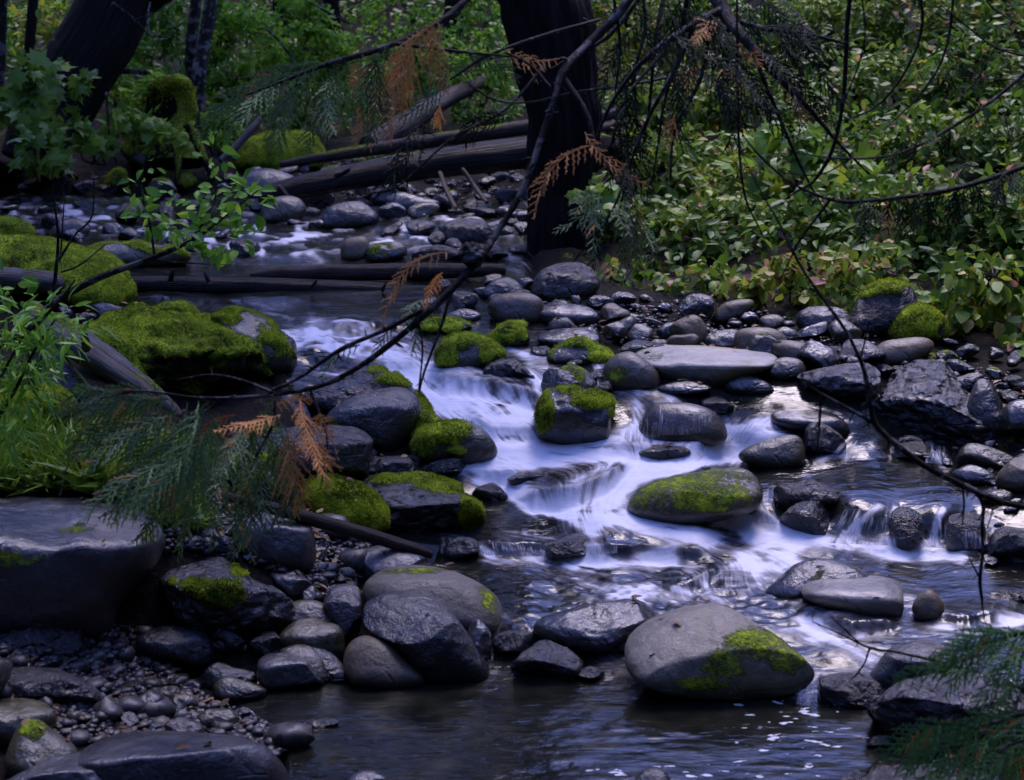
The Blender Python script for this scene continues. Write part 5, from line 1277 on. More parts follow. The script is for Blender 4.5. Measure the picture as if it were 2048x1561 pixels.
for i, (lb, px, py, Y, rx, ry, rz, n, sz, tb) in enumerate([
    ("yellow-green vine maple in tiers beside the lichen-spotted trunk", 470, 90, 17.0, .50, .5, .55, 760, .080, .56),
    ("brightest vine maple spray above the hanging conifer branch", 590, 80, 17.8, .55, .5, .48, 800, .080, .64),
    ("vine maple boughs hanging to the right, below the dim trunk", 655, 120, 18.2, .40, .5, .34, 440, .080, .58),
    ("low yellowish shrub below the leaning trunk", 245, 170, 15.6, .35, .3, .22, 240, .07, .5),
    ("yellow autumn shrub between the stems at upper left", 90, 60, 17.0, .40, .4, .42, 360, .080, .88),
    ("pale shrub at the far upper left corner", 15, 70, 17.8, .25, .4, .45, 200, .08, .5),
    ("green shrub right of the leaning trunk", 305, 90, 17, .40, .4, .40, 360, .075, .2),
    ("dim green shrub between the lichen stems and the leaning trunk", 330, 40, 18.5, .5, .4, .35, 320, .075, .15),
    ("green leaves beside the pale leaning log", 850, 150, 19.5, .55, .5, .35, 300, .085, .3),
    ("yellow-green leaves above the two fallen logs", 960, 130, 17.6, .40, .4, .35, 300, .080, .6),
    ("green shrub at top behind the orange dead fronds", 790, 50, 20.5, .60, .5, .45, 420, .085, .32),
    ("green leaves left of the cedar at the top", 960, 40, 20, .45, .5, .45, 320, .085, .35),
    ("small pale-leaved shrub beside the mossy stump's right side", 420, 255, 15.4, .30, .3, .22, 200, .07, .35),
    ("low yellow-green shrub between the leaning trunk and stump", 300, 190, 15.2, .32, .3, .2, 220, .075, .6),
    ("dark undergrowth shrub behind the bright mossy boulder", 640, 215, 18.5, .6, .4, .24, 300, .07, .1),
    ("dark undergrowth shrub above the mossy boulder, left", 500, 225, 17.2, .5, .4, .22, 260, .07, .12),
    ("shaded fern-like shrub right of the pale leaning log", 960, 220, 18.2, .45, .4, .2, 260, .07, .1),
]):
    shrub("vine_maple", lb, px, py, Y, rx * 1.15, ry, rz * 1.15, int(n * 1.7), sz * 1.1, 'vine', T_OVAL, 420 + i, tint=(tb, .28), group="vine maples and shrubs behind the stream", stems=5, face=(0, -.35, .95), hang=.15)

# ---- sapling on the left with bright leaves
def sprig(name, label, stem_specs, clusters, size, mat, tmpl, seed, cat, tint=(.5, .25), wood='twig', face=(0, -.6, .7), spread=1.0):
    rnd = np.random.RandomState(seed)
    P, Rr = px_line(stem_specs[0]); o = empty(name, P[0]); tag(o, label, cat)
    w = Wood()
    for sp in stem_specs:
        P, Rr = px_line(sp); w.limb(P, Rr, 7, 5, seed, .08)
    w.build("stem", WM[wood], o, 0, seed)
    Pp, D, N, S2 = [], [], [], []
    for (px, py, Y, r, n) in clusters:
        c = at(px, py, Y); rr = r * Y / FPX
        a = rnd.uniform(0, 2 * math.pi, n); k = np.sqrt(rnd.rand(n))
        Pp.append(c + np.stack([np.cos(a) * k * rr, rnd.normal(size=n) * rr * .5, np.sin(a) * k * rr * .75], -1))
        D.append(np.stack([np.cos(a) * spread, -.3 + .4 * rnd.normal(size=n), np.sin(a) * .6 - .15], -1) + rnd.normal(size=(n, 3)) * .35)
        N.append(np.array(face) + rnd.normal(size=(n, 3)) * .35); S2.append(size * rnd.uniform(.6, 1.2, n))
    Pp, D, N, S2 = map(np.concatenate, (Pp, D, N, S2))
    leaves("foliage", Pp, D, N, S2, tmpl, LM[mat], o, tint[0] + tint[1] * rnd.normal(size=len(Pp)))
    return o
sprig("willow_sapling", "bright-leaved sapling arching from the left bank over the upper rapids",
      ["75 640 6.3 9;120 598 6.3 8;200 555 6.3 7;300 518 6.3 6;390 478 6.3 4;440 440 6.3 2.5", "310 516 6.3 3;298 440 6.3 2.5;282 370 6.3 2;290 320 6.3 1.3", "385 480 6.3 3;430 400 6.3 2;425 330 6.3 1.2", "430 450 6.3 2.5;480 410 6.3 2;520 378 6.3 1.2", "300 520 6.3 2;380 527 6.3 1.5;450 530 6.3 1"],
      [(284, 372, 6.3, 34, 10), (300, 330, 6.3, 20, 5), (275, 400, 6.3, 24, 6), (330, 430, 6.3, 52, 24), (360, 455, 6.3, 44, 18), (290, 440, 6.3, 30, 8), (428, 308, 6.3, 36, 12), (470, 400, 6.3, 60, 30), (500, 390, 6.3, 36, 16), (440, 470, 6.3, 55, 26), (470, 480, 6.3, 34, 12), (380, 490, 6.3, 26, 8), (410, 420, 6.3, 34, 12)],
      .060, 'willow', T_OVAL, 501, "sapling", (.55, .28), 'lichen')
sprig("willow_shoots", "fresh narrow-leaved willow shoots at the left edge beside the slanting grey log",
      ["-20 860 6.0 5;30 780 6.0 4;70 700 6.0 3;110 640 6.0 2", "-20 800 6.0 4;20 720 6.0 3;60 650 6.0 2", "-20 700 6 4;60 660 6 4;120 600 6 3;150 560 6 1.5"],
      [(40, 650, 6.0, 60, 36), (100, 640, 6.0, 60, 42), (30, 720, 6.0, 70, 62), (100, 690, 6.0, 60, 42), (150, 650, 6, 40, 14), (20, 800, 6.0, 70, 70), (60, 770, 6, 60, 50), (20, 860, 5.9, 50, 30), (60, 700, 6, 50, 30)],
      .078, 'willow', T_NARROW, 502, "willow", (.5, .25), face=(0, -.4, .8), spread=.6)
sprig("broad_leaved_sprig", "small broad-leaved sprig at the left edge above the dark driftwood gap", ["-30 640 6.4 4;20 590 6.4 3;40 560 6.4 2"], [(10, 570, 6.4, 36, 12), (20, 600, 6.4, 30, 9), (85, 575, 6.4, 16, 4), (70, 660, 6.2, 40, 8)], .07, 'willow', T_OVAL, 503, "sprig", (.4, .2))
# bare twigs over the upper rapids
def twigs(name, label, specs, mat='twig', seed=1, cat="twig", group=None, n=5):
    P, Rr = px_line(specs[0]); o = empty(name, P[0]); tag(o, label, cat, group)
    w = Wood()
    for sp in specs:
        P, Rr = px_line(sp); Q_ = w.limb(P, Rr, 6, n, seed, .22, fine=3); w.spurs(Q_, Rr, seed + 7, .05 * max(1, P[:, 1].mean() / 5))
    w.build("stem", WM[mat], o, 0, seed)
    return o
twigs("bare_shrub", "bare forked shrub stems in front of the moss-draped boulder", ["100 620 6.6 4;112 540 6.6 4;116 470 6.6 3;108 400 6.6 2;104 340 6.6 1.2", "118 520 6.6 3;150 470 6.6 2.2;185 430 6.6 1.8;186 340 6.6 1", "120 525 6.6 2;124 470 6.6 1.8;128 400 6.6 1.2;126 370 6.6 .8", "125 480 6.6 2;115 455 6.6 1.5;90 430 6.6 1", "122 545 6.6 2;160 530 6.6 2;210 490 6.6 1"], seed=3, cat="shrub")
twigs("trailing_root", "thin root hanging down the dark far left bank", ["213 185 14.1 3;216 240 14 3;220 280 13.9 2.5;232 325 13.9 2"], seed=4, cat="root")

# ---- grass by the flat boulder
rnd = np.random.RandomState(77)
def blades(name, region, n, size, seed, kind_="stuff", tint=(.5, .25), lean=.5):
    rnd = np.random.RandomState(seed); P = np.array(region, float); x0, y0 = P.min(0); x1, y1 = P.max(0)
    x = rnd.uniform(x0, x1, n * 4); y = rnd.uniform(y0, y1, n * 4); ok = poly_sd(x, y, region) > 0
    x, y = x[ok][:n], y[ok][:n]; g = ground_at(x, y); m = len(g)
    cl = fbm(g * 4, seed, 3)
    D = np.stack([rnd.normal(size=m) * lean, rnd.normal(size=m) * lean - .15, np.full(m, .8)], -1)
    N = np.stack([rnd.normal(size=m), rnd.normal(size=m) - .6, np.full(m, .5)], -1)
    o = empty(name, g[0]); kind(o, kind_)
    leaves("blade_mass", g, D, N, size * rnd.uniform(.5, 1.2, m) * (1 + cl), tmpl_oval(.075, .5, .015), LM['grass'], o, tint[0] + tint[1] * (rnd.normal(size=m) * .6 + cl))
    o2 = o.children[0]; o2["kind"] = kind_
blades("grass", [(-60, 860), (120, 860), (260, 860), (330, 940), (400, 1000), (400, 1075), (330, 1060), (300, 1010), (150, 985), (-60, 985)], 5200, .12, 81)
blades("leafy_ground_cover", [(-40, 780), (30, 700), (140, 840), (250, 850), (420, 880), (440, 960), (330, 950), (200, 880), (-40, 870)], 900, .07, 82, tint=(.45, .3), lean=.9)

# fallen leaves on stones and gravel
def litter(n, regions, seed):
    rnd = np.random.RandomState(seed); G_ = []
    for reg, k in regions:
        P = np.array(reg, float); x0, y0 = P.min(0); x1, y1 = P.max(0)
        x = rnd.uniform(x0, x1, k * 4); y = rnd.uniform(y0, y1, k * 4); ok = poly_sd(x, y, reg) > 0
        G_.append(ground_at(x[ok][:k], y[ok][:k]))
    for lb, og, Wv, Nv in RESTS:
        if any(k in lb for k in ('flat-topped', 'front centre right', 'cracked', 'egg-shaped dark', 'squarish', 'foreground', 'sharp edge', 'great lumpy', 'moss-draped', 'lavender', 'oblong', 'cascade', 'hummock', 'mossy cap')):
            ok = np.where((Nv[:, 2] > .75) & (Wv[:, 2] > .05))[0]
            if len(ok): G_.append(Wv[rnd.choice(ok, 4)] + og - [0, 0, .012])
    g = np.concatenate(G_) + [0, 0, .02]; m = len(g)
    o = empty("leaf_litter", g[0]); kind(o, "stuff")
    a = rnd.uniform(0, 6.28, m)
    leaves("litter_leaves", g, np.stack([np.cos(a), np.sin(a), rnd.normal(size=m) * .25], -1), np.array([0, -.15, 1]) + rnd.normal(size=(m, 3)) * .3, .045 * rnd.uniform(.5, 1.3, m), T_OVAL, LM['litter'], o, rnd.rand(m) ** 1.5)
    o.children[0]["kind"] = "stuff"
litter(0, [(GR[0][0], 220), (GR[1][0], 130), (GR[2][0], 150), ([(0, 340), (500, 350), (500, 378), (0, 378)], 40), ([(200, 240), (900, 220), (1040, 270), (500, 340)], 120)], 9)

# ------------------------------------------------------------------ conifer sprays
def frond_arrays(base, tip, width, sag, nrm, seed, n=None, lobes=True):
    """a flat spray: a midrib with side branchlets set alternately, each one lobed"""
    rnd = np.random.RandomState(seed)
    base, tip = np.asarray(base, float), np.asarray(tip, float)
    L = np.linalg.norm(tip - base); n = n or int(np.clip(L / .0105, 10, 44))
    t_ = np.linspace(0, 1, n + 1)
    axis = (tip - base) / L
    nr = np.asarray(nrm, float) - axis * (np.asarray(nrm, float) @ axis); nr /= np.linalg.norm(nr)
    sd_ = np.cross(axis, nr)
    mid = base + (tip - base) * t_[:, None] + np.array([0, 0, 1.0]) * (sag * L * (t_ * (1 - t_) * 4))[:, None]
    V, F, k = [], [], 0
    bend = rnd.normal() * .10; mid = mid + np.cross(axis, nr) * (bend * L * (t_ * (1 - t_) * 4))[:, None] - np.array([0, 0, 1.]) * (rnd.uniform(0, .12) * L * t_ ** 2)[:, None]
    TN = []; base_t = float(np.clip(rnd.normal(.40, .16), .1, .7))
    def ribbon(pts, w0, w1, side, normal):
        nonlocal k
        m = len(pts); ws = np.linspace(w0, w1, m)[:, None]
        V.append(np.stack([pts - side * ws, pts + normal * ws * .5, pts + side * ws], 1).reshape(-1, 3))
        for i in range(m - 1):
            b = k + i * 3; F.append((b, b + 1, b + 4, b + 3)); F.append((b + 1, b + 2, b + 5, b + 4))
        k += m * 3
    ribbon(mid, .0022, .0010, sd_, nr)
    sgn = 1
    for i in range(1, n + 1):
        f = t_[i]; sgn = -sgn
        if rnd.rand() < .07: continue
        k0 = k; pt = .95 if rnd.rand() < .05 else float(np.clip(base_t + rnd.normal() * .09, 0, .75))
        ln = width * (0.25 + 0.75 * math.sin(min(1, f * 2.6) * math.pi / 2)) * (1 - f) ** .55 * rnd.uniform(.62, 1.18) + .008
        ang = rnd.uniform(.62, .85) - .15 * f
        d = axis * math.cos(ang) + sd_ * sgn * math.sin(ang) + nr * rnd.normal() * .25
        drop = np.array([0, 0, -1.0])
        q = np.linspace(0, 1, 5)[:, None]
        pts = mid[i] + d * ln * q + (drop * .26 + axis * .16) * ln * q ** 2
        s2 = np.cross(d, nr); s2 /= np.linalg.norm(s2)
        ribbon(pts, .0027, .0012, s2, nr)
        if lobes:
            nl = max(2, int(ln / .009)); g2 = 1
            for j in range(1, nl):
                g2 = -g2; e = j / nl
                p = mid[i] + d * ln * e + (drop * .26 + axis * .16) * ln * e * e
                l2 = min(.016, ln * .36) * (1 - e * .6) * rnd.uniform(.7, 1.2)
                dd = d * .78 + s2 * g2 * .62; tp = p + dd * l2 + drop * l2 * .1
                ss_ = np.cross(dd, nr); ss_ /= np.linalg.norm(ss_) + 1e-9
                V.append(np.array([p - ss_ * .0030, p + ss_ * .0030, p + dd * l2 * .6 + ss_ * .0032, tp]))
                F.append((k, k + 1, k + 2, k + 3)); k += 4
        TN.append((k0, k, pt))
    tn = np.full(k, base_t)
    for a, b, v in TN: tn[a:b] = v
    return np.concatenate(V), np.array(F), tn

def bough(name, label, wood_specs, fronds, wood='twig', seed=1, group=None, cat="branch", moss=0.0):
    """a living bough: its wood is one part, every spray another. fronds: (bx, by, tx, ty, Y, width px, kind)"""
    P, Rr = px_line(wood_specs[0]); o = empty(name, P[0]); tag(o, label, cat, group)
    w = Wood()
    for sp in wood_specs:
        P, Rr = px_line(sp); Q_ = w.limb(P, Rr, 8, 6, seed, .28, fine=3); w.spurs(Q_, Rr, seed + 5)
    w.build("wood", WM[wood], o, moss, seed)
    rnd = np.random.RandomState(seed)
    for i, (bx, by, tx, ty, Y, wd, kd) in enumerate(fronds):
        b, tp = at(bx, by, Y), at(tx, ty, Y + rnd.normal() * .10 - .05)
        V, F, tn = frond_arrays(b, tp, wd * Y / FPX, rnd.uniform(.0, .08), np.array([rnd.normal() * .35, -1, .35 + rnd.normal() * .3]), seed * 100 + i)
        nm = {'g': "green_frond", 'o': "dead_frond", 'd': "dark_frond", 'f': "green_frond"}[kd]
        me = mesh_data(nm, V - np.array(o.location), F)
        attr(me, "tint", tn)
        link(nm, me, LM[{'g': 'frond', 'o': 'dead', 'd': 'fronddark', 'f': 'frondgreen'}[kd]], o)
    return o

Yb_ = 5.0
F1 = []
r_ = random.Random(8)
def fan(lst, bx, by, ang, spread, n, L, wd, Y, kd, along=None):
    for i in range(n):
        f = (i + .5) / n - .5
        a = math.radians(ang + f * spread + r_.uniform(-5, 5)); l = L * r_.uniform(.75, 1.15)
        x0, y0 = (bx, by) if along is None else (bx + along[0] * (f + .5), by + along[1] * (f + .5))
        lst.append((x0, y0, x0 + l * math.cos(a), y0 + l * math.sin(a), Y + r_.uniform(-.15, .15), wd, kd))
fan(F1, 330, 795, 165, 30, 3, 210, 46, 5, 'g')
fan(F1, 430, 800, 140, 40, 5, 250, 60, 5, 'g', (-110, 10))
fan(F1, 440, 830, 125, 30, 6, 240, 60, 4.95, 'g', (-60, 60))
fan(F1, 420, 830, 95, 50, 5, 200, 56, 5, 'g', (10, 90))
fan(F1, 390, 900, 130, 40, 5, 190, 60, 4.9, 'g', (-60, 30))
fan(F1, 545, 800, 100, 40, 4, 190, 60, 5, 'g', (-60, 60))
fan(F1, 540, 860, 80, 36, 3, 160, 55, 5, 'g', (20, 60))
fan(F1, 480, 880, 85, 40, 3, 180, 50, 4.95, 'g', (10, 80))
fan(F1, 470, 1000, 90, 20, 2, 100, 40, 5, 'g')
fan(F1, 360, 815, 150, 40, 6, 200, 56, 5.05, 'g', (-60, 40))
fan(F1, 560, 830, 95, 30, 3, 170, 54, 5.0, 'g', (0, 80))
fan(F1, 300, 800, 175, 20, 3, 150, 40, 5.0, 'g', (-80, 20))
F1 += [(575, 860, 605, 1015, 4.85, 74, 'o'), (600, 800, 650, 960, 4.9, 50, 'o'), (600, 870, 680, 930, 4.85, 50, 'o'), (560, 830, 430, 845, 5, 36, 'o'), (590, 840, 660, 860, 5, 40, 'o'), (520, 850, 455, 905, 5, 30, 'o'), (640, 880, 655, 985, 5, 22, 'o'), (545, 815, 630, 800, 5.1, 30, 'o'), (590, 880, 675, 905, 5, 34, 'o'), (470, 830, 390, 880, 5.05, 30, 'o')]
F1 += [(900, 505, 765, 640, 5.1, 30, 'o'), (885, 545, 850, 610, 5.05, 24, 'o'), (790, 640, 745, 720, 5, 26, 'g'), (820, 615, 825, 700, 5.1, 30, 'g'), (720, 690, 640, 760, 5, 20, 'g'), (845, 600, 815, 660, 5.1, 30, 'g'),
       (1190, 290, 1068, 430, 5.2, 40, 'o'), (1170, 265, 1250, 320, 5.2, 26, 'o'), (1210, 320, 1300, 370, 5.2, 24, 'o')]
bough("conifer_bough", "long lichen-spotted bough crossing the whole picture, green and orange fronds at its low end",
      ["1275 -30 5.6 9.4;1235 30 5.55 9.4;1180 85 5.5 8.8;1128 140 5.4 8.0;1112 190 5.35 6.7;1085 270 5.3 6.7;1045 380 5.2 6.7;995 465 5.15 7.4;965 510 5.1 8.0;925 555 5.05 7.4;860 620 5.0 7.4;760 705 5.0 6.1;660 765 5.0 5.4;560 788 5.0 4.7;470 796 5.0 4.0;380 795 5 3.4;280 782 5 2.7;200 800 5 1.6;130 840 5 1.0",
       "845 620 5.0 5;770 660 5.0 5;680 700 5 4.5;600 755 5 4;545 780 5 3.5", "545 785 5 4;480 760 5 3;420 750 5 2;355 760 5 1.5",
       "550 800 5 4;545 850 5 3;505 930 5 2.5;490 1000 5 1.5", "450 800 5 3;400 830 5 2.5;340 880 5 2", "620 780 5 3;640 830 5 2.5;655 890 5 2;640 980 5 1.2",
       "905 575 5.05 3.5;880 660 5.05 3;850 740 5.05 2.5;838 785 5.05 2", "830 620 5.0 2.5;845 690 5.05 2;838 780 5.05 2",
       "1125 150 5.4 6;1175 230 5.3 5;1190 290 5.25 4;1225 350 5.2 3;1260 400 5.2 1.5", "1100 175 5.35 4;1060 130 5.4 3;1010 105 5.4 2"],
      F1, 'lichen', 11)
# lichen knot on the bough
P_ = at(945, 510, 5.08); V0, F0 = ICO[4]
V = V0 * np.array([.042, .036, .036]) * (1 + .5 * fbm(V0 * 2.5, 3, 4))[:, None]
me = mesh_data("lichen_clump", V, F0); attr(me, "along", V[:, 0]); attr(me, "ca", V[:, 1] * 20); attr(me, "sa", V[:, 2] * 20); attr(me, "moss", 0.25 * np.ones(len(V)))
bo = [o for o in bpy.data.objects if o.name == "conifer_bough"][0]
link("lichen_clump", me, WM['lichen'], bo, tuple(P_ - np.array(bo.location)))

F2 = []
for a in [(640, 125, 405, 225), (600, 145, 450, 270), (640, 130, 540, 290), (690, 115, 610, 300), (730, 95, 650, 260), (745, 110, 735, 285), (770, 100, 700, 250), (560, 170, 480, 250), (660, 150, 670, 270), (500, 195, 395, 265), (590, 175, 560, 300)]:
    F2.append((*a, 5.6 + r_.uniform(-.2, .2), 56, 'g'))
F2 += [(880, 40, 780, 265, 5.6, 62, 'o'), (850, 70, 800, 230, 5.65, 60, 'o'), (860, 50, 890, 170, 5.6, 50, 'o'), (800, 90, 745, 180, 5.65, 40, 'o'), (735, 150, 705, 130, 5.6, 24, 'o'), (735, 170, 700, 165, 5.6, 24, 'o'), (880, 210, 875, 250, 5.6, 26, 'o'), (770, 200, 710, 290, 5.65, 26, 'o'),
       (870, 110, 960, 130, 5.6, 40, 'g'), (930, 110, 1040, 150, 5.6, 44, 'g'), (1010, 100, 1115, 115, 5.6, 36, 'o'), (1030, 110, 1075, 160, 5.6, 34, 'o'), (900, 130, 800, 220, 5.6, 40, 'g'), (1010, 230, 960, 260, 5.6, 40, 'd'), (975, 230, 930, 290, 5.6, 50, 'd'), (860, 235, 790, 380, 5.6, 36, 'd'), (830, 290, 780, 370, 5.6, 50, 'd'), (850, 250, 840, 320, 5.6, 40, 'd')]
bough("conifer_bough", "upper left bough drooping grey-green and orange fronds before the fallen logs",
      ["960 -30 5.8 8;900 30 5.7 7;830 70 5.65 6;740 105 5.6 6;650 130 5.6 5;560 165 5.6 3.5;480 195 5.6 2;420 220 5.6 1", "790 88 5.6 4;850 95 5.6 3.5;930 105 5.6 3;1040 115 5.6 2", "1090 130 5.7 4;1010 220 5.6 3;900 280 5.6 3;800 370 5.6 2.2;720 390 5.6 1.5", "1200 40 5.8 4;1090 70 5.7 3.5;980 110 5.6 3;900 160 5.6 2", "940 170 5.6 2;990 200 5.6 2.2;1060 205 5.6 2.2;1150 185 5.6 2.5;1290 165 5.7 3;1480 120 5.8 3"],
      F2, 'twig', 12)
# dark sprays at top right
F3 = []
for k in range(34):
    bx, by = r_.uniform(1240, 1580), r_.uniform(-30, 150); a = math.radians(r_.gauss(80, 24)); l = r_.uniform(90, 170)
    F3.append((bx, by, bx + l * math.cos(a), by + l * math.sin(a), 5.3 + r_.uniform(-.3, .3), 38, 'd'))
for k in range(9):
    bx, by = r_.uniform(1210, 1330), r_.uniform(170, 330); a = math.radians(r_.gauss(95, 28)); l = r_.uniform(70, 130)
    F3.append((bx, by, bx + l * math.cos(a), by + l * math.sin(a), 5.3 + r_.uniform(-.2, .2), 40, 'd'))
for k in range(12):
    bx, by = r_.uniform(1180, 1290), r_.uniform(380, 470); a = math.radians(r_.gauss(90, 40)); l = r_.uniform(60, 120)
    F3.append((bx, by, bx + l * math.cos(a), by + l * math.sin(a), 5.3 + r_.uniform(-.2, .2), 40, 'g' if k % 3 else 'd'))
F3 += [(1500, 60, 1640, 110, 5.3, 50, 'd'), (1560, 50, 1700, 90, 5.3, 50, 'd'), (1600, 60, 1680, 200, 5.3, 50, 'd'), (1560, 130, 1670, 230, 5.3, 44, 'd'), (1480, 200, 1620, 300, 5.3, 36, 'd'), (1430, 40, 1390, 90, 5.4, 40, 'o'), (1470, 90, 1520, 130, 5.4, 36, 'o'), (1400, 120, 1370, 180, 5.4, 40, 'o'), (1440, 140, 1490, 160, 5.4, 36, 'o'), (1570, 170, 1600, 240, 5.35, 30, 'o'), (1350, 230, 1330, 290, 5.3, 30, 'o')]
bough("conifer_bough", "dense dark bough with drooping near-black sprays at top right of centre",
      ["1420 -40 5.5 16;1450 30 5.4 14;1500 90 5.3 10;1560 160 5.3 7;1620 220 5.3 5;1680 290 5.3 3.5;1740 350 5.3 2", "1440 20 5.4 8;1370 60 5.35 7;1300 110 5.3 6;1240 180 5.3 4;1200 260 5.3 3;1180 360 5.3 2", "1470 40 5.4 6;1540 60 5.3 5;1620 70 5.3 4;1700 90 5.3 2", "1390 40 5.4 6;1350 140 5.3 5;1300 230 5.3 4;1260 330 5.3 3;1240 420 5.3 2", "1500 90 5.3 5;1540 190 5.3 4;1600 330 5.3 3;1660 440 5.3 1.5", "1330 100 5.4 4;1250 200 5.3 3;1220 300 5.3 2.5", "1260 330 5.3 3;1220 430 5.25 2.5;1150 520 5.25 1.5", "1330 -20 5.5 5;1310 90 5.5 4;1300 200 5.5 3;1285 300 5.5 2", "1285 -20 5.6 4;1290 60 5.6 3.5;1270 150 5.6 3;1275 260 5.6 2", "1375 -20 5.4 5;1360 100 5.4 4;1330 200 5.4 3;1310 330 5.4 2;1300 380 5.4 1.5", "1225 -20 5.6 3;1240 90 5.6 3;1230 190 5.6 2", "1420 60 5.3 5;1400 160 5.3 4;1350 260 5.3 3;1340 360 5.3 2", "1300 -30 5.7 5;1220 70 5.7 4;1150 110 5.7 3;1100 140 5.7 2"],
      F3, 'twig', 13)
# bare and nearly bare boughs at right
twigs("hanging_branch", "dark bare branch hanging from the top, kinking left and joining the drooping bough", ["1702 -30 5.2 4.7;1694 60 5.2 4.7;1690 160 5.2 4.3;1682 230 5.2 3.9;1668 290 5.2 3.9;1650 330 5.2 3.9;1625 365 5.2 3.1;1590 385 5.2 2.3;1570 400 5.2 1.2", "1690 200 5.2 1.6;1720 120 5.2 1.7;1730 60 5.2 1.6;1720 -30 5.2 1.6"], seed=21, cat="branch", n=7)
twigs("hanging_branch", "thin dark stem hanging straight down left of the kinked bare branch", ["1474 -30 5.3 2.3;1474 100 5.3 2.7;1476 230 5.3 3.1;1480 320 5.3 2.7;1492 400 5.3 2.3;1520 460 5.3 1.6;1535 500 5.3 0.9"], seed=22, cat="branch", n=7)
twigs("arching_twig", "upper left of two arching twigs curving down from the top right", ["1835 -30 5.4 3.1;1845 30 5.4 3.1;1835 90 5.4 2.7;1800 160 5.4 2.3;1750 215 5.4 2.0;1690 240 5.4 1.6;1640 245 5.4 0.9"], seed=23, group="arching twigs at top right")
twigs("arching_twig", "lower right of two arching twigs, curving down from the top", ["1908 -30 5.4 2.7;1900 60 5.4 2.7;1880 130 5.4 2.3;1840 190 5.4 2.0;1800 230 5.4 1.6;1765 262 5.4 0.9"], seed=24, group="arching twigs at top right")
twigs("arching_twig", "fine criss-cross twigs near the top right edge", ["2060 115 5.4 2.3;1990 95 5.4 2.0;1930 50 5.4 1.6;1880 10 5.4 1.2", "2060 60 5.4 1.6;1990 20 5.4 1.6;1960 -20 5.4 1.2", "1990 95 5.4 1.6;1960 150 5.4 1.4;1920 200 5.4 0.8", "2060 160 5.4 1.6;1960 158 5.4 1.2;1860 150 5.4 0.8"], seed=25)
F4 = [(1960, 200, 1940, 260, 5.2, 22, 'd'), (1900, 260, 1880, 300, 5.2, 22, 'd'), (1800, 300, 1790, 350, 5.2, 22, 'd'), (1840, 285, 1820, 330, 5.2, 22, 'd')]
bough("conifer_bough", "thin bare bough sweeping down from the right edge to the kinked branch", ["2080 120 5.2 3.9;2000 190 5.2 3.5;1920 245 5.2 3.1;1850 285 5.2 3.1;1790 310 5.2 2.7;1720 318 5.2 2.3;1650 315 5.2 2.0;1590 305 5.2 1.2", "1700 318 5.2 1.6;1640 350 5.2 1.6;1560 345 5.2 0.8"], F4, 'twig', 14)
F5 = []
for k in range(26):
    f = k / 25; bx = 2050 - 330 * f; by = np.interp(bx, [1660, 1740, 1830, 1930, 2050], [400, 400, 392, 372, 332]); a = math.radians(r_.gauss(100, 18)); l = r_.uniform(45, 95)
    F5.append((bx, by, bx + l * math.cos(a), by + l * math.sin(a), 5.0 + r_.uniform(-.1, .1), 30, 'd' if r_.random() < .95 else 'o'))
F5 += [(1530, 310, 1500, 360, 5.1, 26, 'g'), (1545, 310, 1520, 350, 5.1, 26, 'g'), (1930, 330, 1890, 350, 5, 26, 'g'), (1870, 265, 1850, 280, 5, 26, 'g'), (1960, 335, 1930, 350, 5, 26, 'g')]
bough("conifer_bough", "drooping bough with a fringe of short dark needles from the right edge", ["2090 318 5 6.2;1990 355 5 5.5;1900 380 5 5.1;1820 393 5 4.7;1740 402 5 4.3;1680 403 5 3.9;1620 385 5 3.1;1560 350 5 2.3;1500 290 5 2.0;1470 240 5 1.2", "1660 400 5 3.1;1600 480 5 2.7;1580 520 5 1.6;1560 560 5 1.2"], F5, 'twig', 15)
# long fork of bare branch at right over the pools
twigs("bare_branch", "bare forked branch reaching in from the right edge over the pools, twigs dangling",
      ["2090 1022 4.6 8.0;2000 1003 4.6 7.6;1920 968 4.6 7.2;1850 932 4.6 6.8;1800 895 4.6 6.4;1755 855 4.6 6.0;1742 820 4.6 5.6;1730 750 4.6 4.8;1718 715 4.6 4.0;1690 660 4.6 3.6;1640 590 4.6 3.2;1600 530 4.6 2.8;1560 450 4.6 2.4;1520 380 4.6 1.6;1480 300 4.6 1.0",
       "1752 850 4.6 4.0;1710 825 4.6 3.6;1660 798 4.6 3.2;1630 780 4.6 2.4;1608 762 4.6 1.2", "1722 715 4.6 2.4;1735 660 4.6 1.6;1738 640 4.6 1.0", "1642 790 4.6 3.2;1640 830 4.6 2.8;1637 870 4.6 2.4;1634 905 4.6 1.2",
       "1925 970 4.6 2.4;1928 1010 4.6 2.4;1924 1050 4.6 1.6", "1945 980 4.6 3.2;1966 1010 4.6 4.0;1964 1060 4.6 3.2;1966 1100 4.6 3.2;1960 1160 4.6 4.0;1964 1200 4.6 2.8;1968 1240 4.6 0.8", "1962 1160 4.6 2.4;1945 1130 4.6 1.6;1936 1110 4.6 0.8", "1968 1015 4.6 2.0;1985 1020 4.6 1.6;1975 1060 4.6 1.2;1985 1100 4.6 1.6", "1735 790 4.6 1.6;1732 830 4.6 1.3;1740 860 4.6 1.0"],
      'lichen', 26, "branch", n=6)
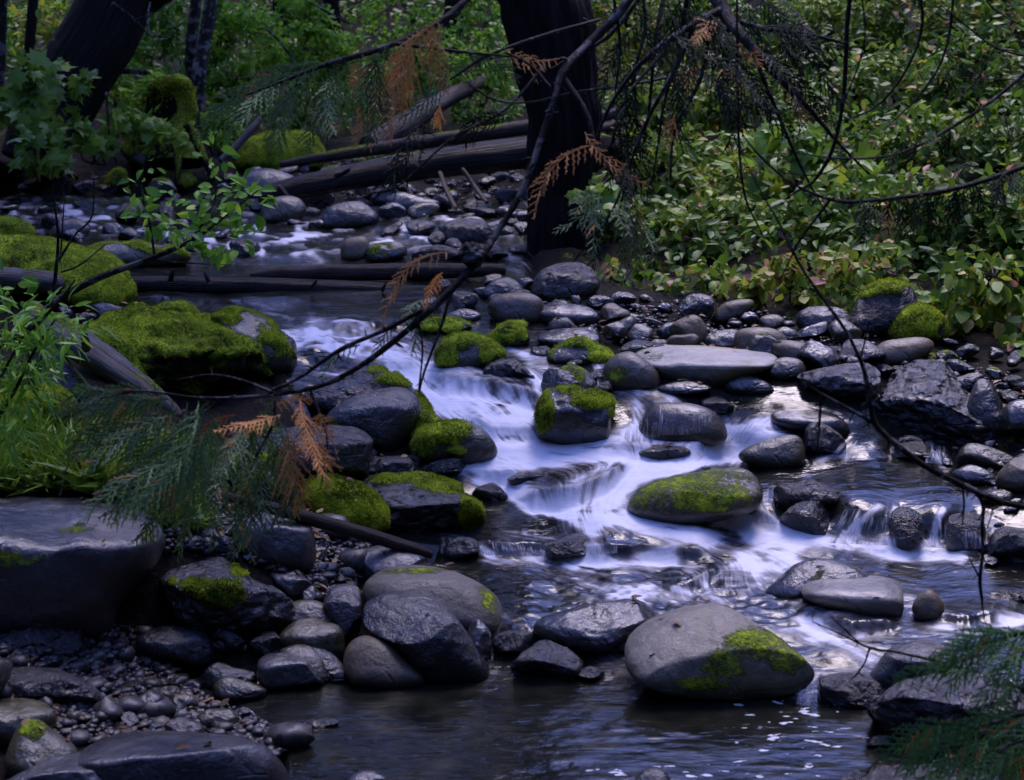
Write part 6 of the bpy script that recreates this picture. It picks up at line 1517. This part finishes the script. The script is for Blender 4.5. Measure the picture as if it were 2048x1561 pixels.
# bottom right fronds
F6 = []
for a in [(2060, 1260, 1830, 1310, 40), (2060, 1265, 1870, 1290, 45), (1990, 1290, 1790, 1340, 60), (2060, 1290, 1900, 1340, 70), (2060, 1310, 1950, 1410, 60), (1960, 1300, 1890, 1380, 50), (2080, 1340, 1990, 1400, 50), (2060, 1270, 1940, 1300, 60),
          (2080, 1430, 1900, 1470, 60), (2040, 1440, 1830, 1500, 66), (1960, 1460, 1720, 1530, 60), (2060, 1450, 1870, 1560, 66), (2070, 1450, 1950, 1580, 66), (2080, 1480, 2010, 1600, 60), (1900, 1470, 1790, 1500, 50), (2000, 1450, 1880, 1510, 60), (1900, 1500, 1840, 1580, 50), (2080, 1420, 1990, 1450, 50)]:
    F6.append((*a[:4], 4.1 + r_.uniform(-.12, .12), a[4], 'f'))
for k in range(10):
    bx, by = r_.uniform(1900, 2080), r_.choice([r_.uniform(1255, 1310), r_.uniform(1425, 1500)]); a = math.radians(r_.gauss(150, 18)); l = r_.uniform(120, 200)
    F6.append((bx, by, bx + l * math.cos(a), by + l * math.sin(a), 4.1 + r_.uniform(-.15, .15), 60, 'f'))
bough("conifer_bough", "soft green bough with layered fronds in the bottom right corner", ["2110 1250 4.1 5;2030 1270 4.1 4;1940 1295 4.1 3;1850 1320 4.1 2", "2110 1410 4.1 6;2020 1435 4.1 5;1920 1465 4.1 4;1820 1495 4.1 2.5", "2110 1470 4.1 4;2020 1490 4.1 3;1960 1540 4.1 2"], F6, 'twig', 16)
twigs("dead_branch", "thin dead twig over the smooth dark boulder bottom right", ["1960 1345 4.6 3;1880 1325 4.6 3.5;1800 1306 4.6 3;1740 1296 4.6 2.5;1680 1268 4.6 2;1625 1244 4.6 1.2", "1720 1288 4.6 2;1690 1260 4.6 1.6;1660 1232 4.6 1", "1738 1298 4.6 2;1730 1325 4.6 1.8;1712 1350 4.6 2.2;1690 1372 4.6 1"], 'twig', 27, "branch")
# distant bare twigs, upper left
twigs("dead_branch", "pale bare twigs crossing between the leaning trunk and lichen stems", ["225 5 13 2;270 40 13 2;300 70 13 2;340 75 13 1.5", "300 5 13.3 2;295 40 13.1 2;300 70 13 1.5", "270 40 13 1.5;310 25 13 1.5;340 5 13 1.2"], 'lichen', 28, "branch")
twigs("dead_branch", "grey bare twig slanting in front of the vine maples", ["530 55 16 2.5;560 85 16 2.5;590 125 16 2;600 150 16 1.5"], 'lichen', 29, "branch")
twigs("dead_branch", "short grey bare twig at the top edge above the vine maples", ["700 48 16 2;650 22 16 2;610 0 16 1.5"], 'lichen', 30, "branch")

# ------------------------------------------------------------------ crowns and the forest round the stream
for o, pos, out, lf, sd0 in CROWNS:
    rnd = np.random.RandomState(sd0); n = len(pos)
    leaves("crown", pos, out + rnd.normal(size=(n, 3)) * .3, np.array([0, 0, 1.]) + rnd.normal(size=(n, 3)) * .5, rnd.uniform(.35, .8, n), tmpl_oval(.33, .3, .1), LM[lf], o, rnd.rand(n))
rnd = np.random.RandomState(900)
n = 15000; Pf = []  # unseen leaf mass added round the stream to block the low sky
while len(Pf) < n:
    x, y, z = rnd.uniform(-20, 20), rnd.uniform(-14, 42), rnd.uniform(.2, 15)
    d = max(abs(x) - FOREST_HALF - 0.8 - max(y, 0) * .30, -y - 7.0, y - FOREST_BACK)
    if d < 0 or d > 8: continue
    if y > 1 and abs(x) < .40 * y + 1.6 and z < 3.6 + y * .06 and y < 34: continue
    Pf.append((x, y, z))
Pf = np.array(Pf); o = empty("unseen_forest", (0, -8, 0)); kind(o, "stuff")
leaves("unseen_forest_foliage", Pf, rnd.normal(size=(n, 3)) + [0, 0, -.6], np.array([0, 0, .7]) + rnd.normal(size=(n, 3)) * .6, rnd.uniform(.7, 1.4, n), tmpl_oval(.36, .3, .1), LM['canopy'], o, rnd.rand(n))
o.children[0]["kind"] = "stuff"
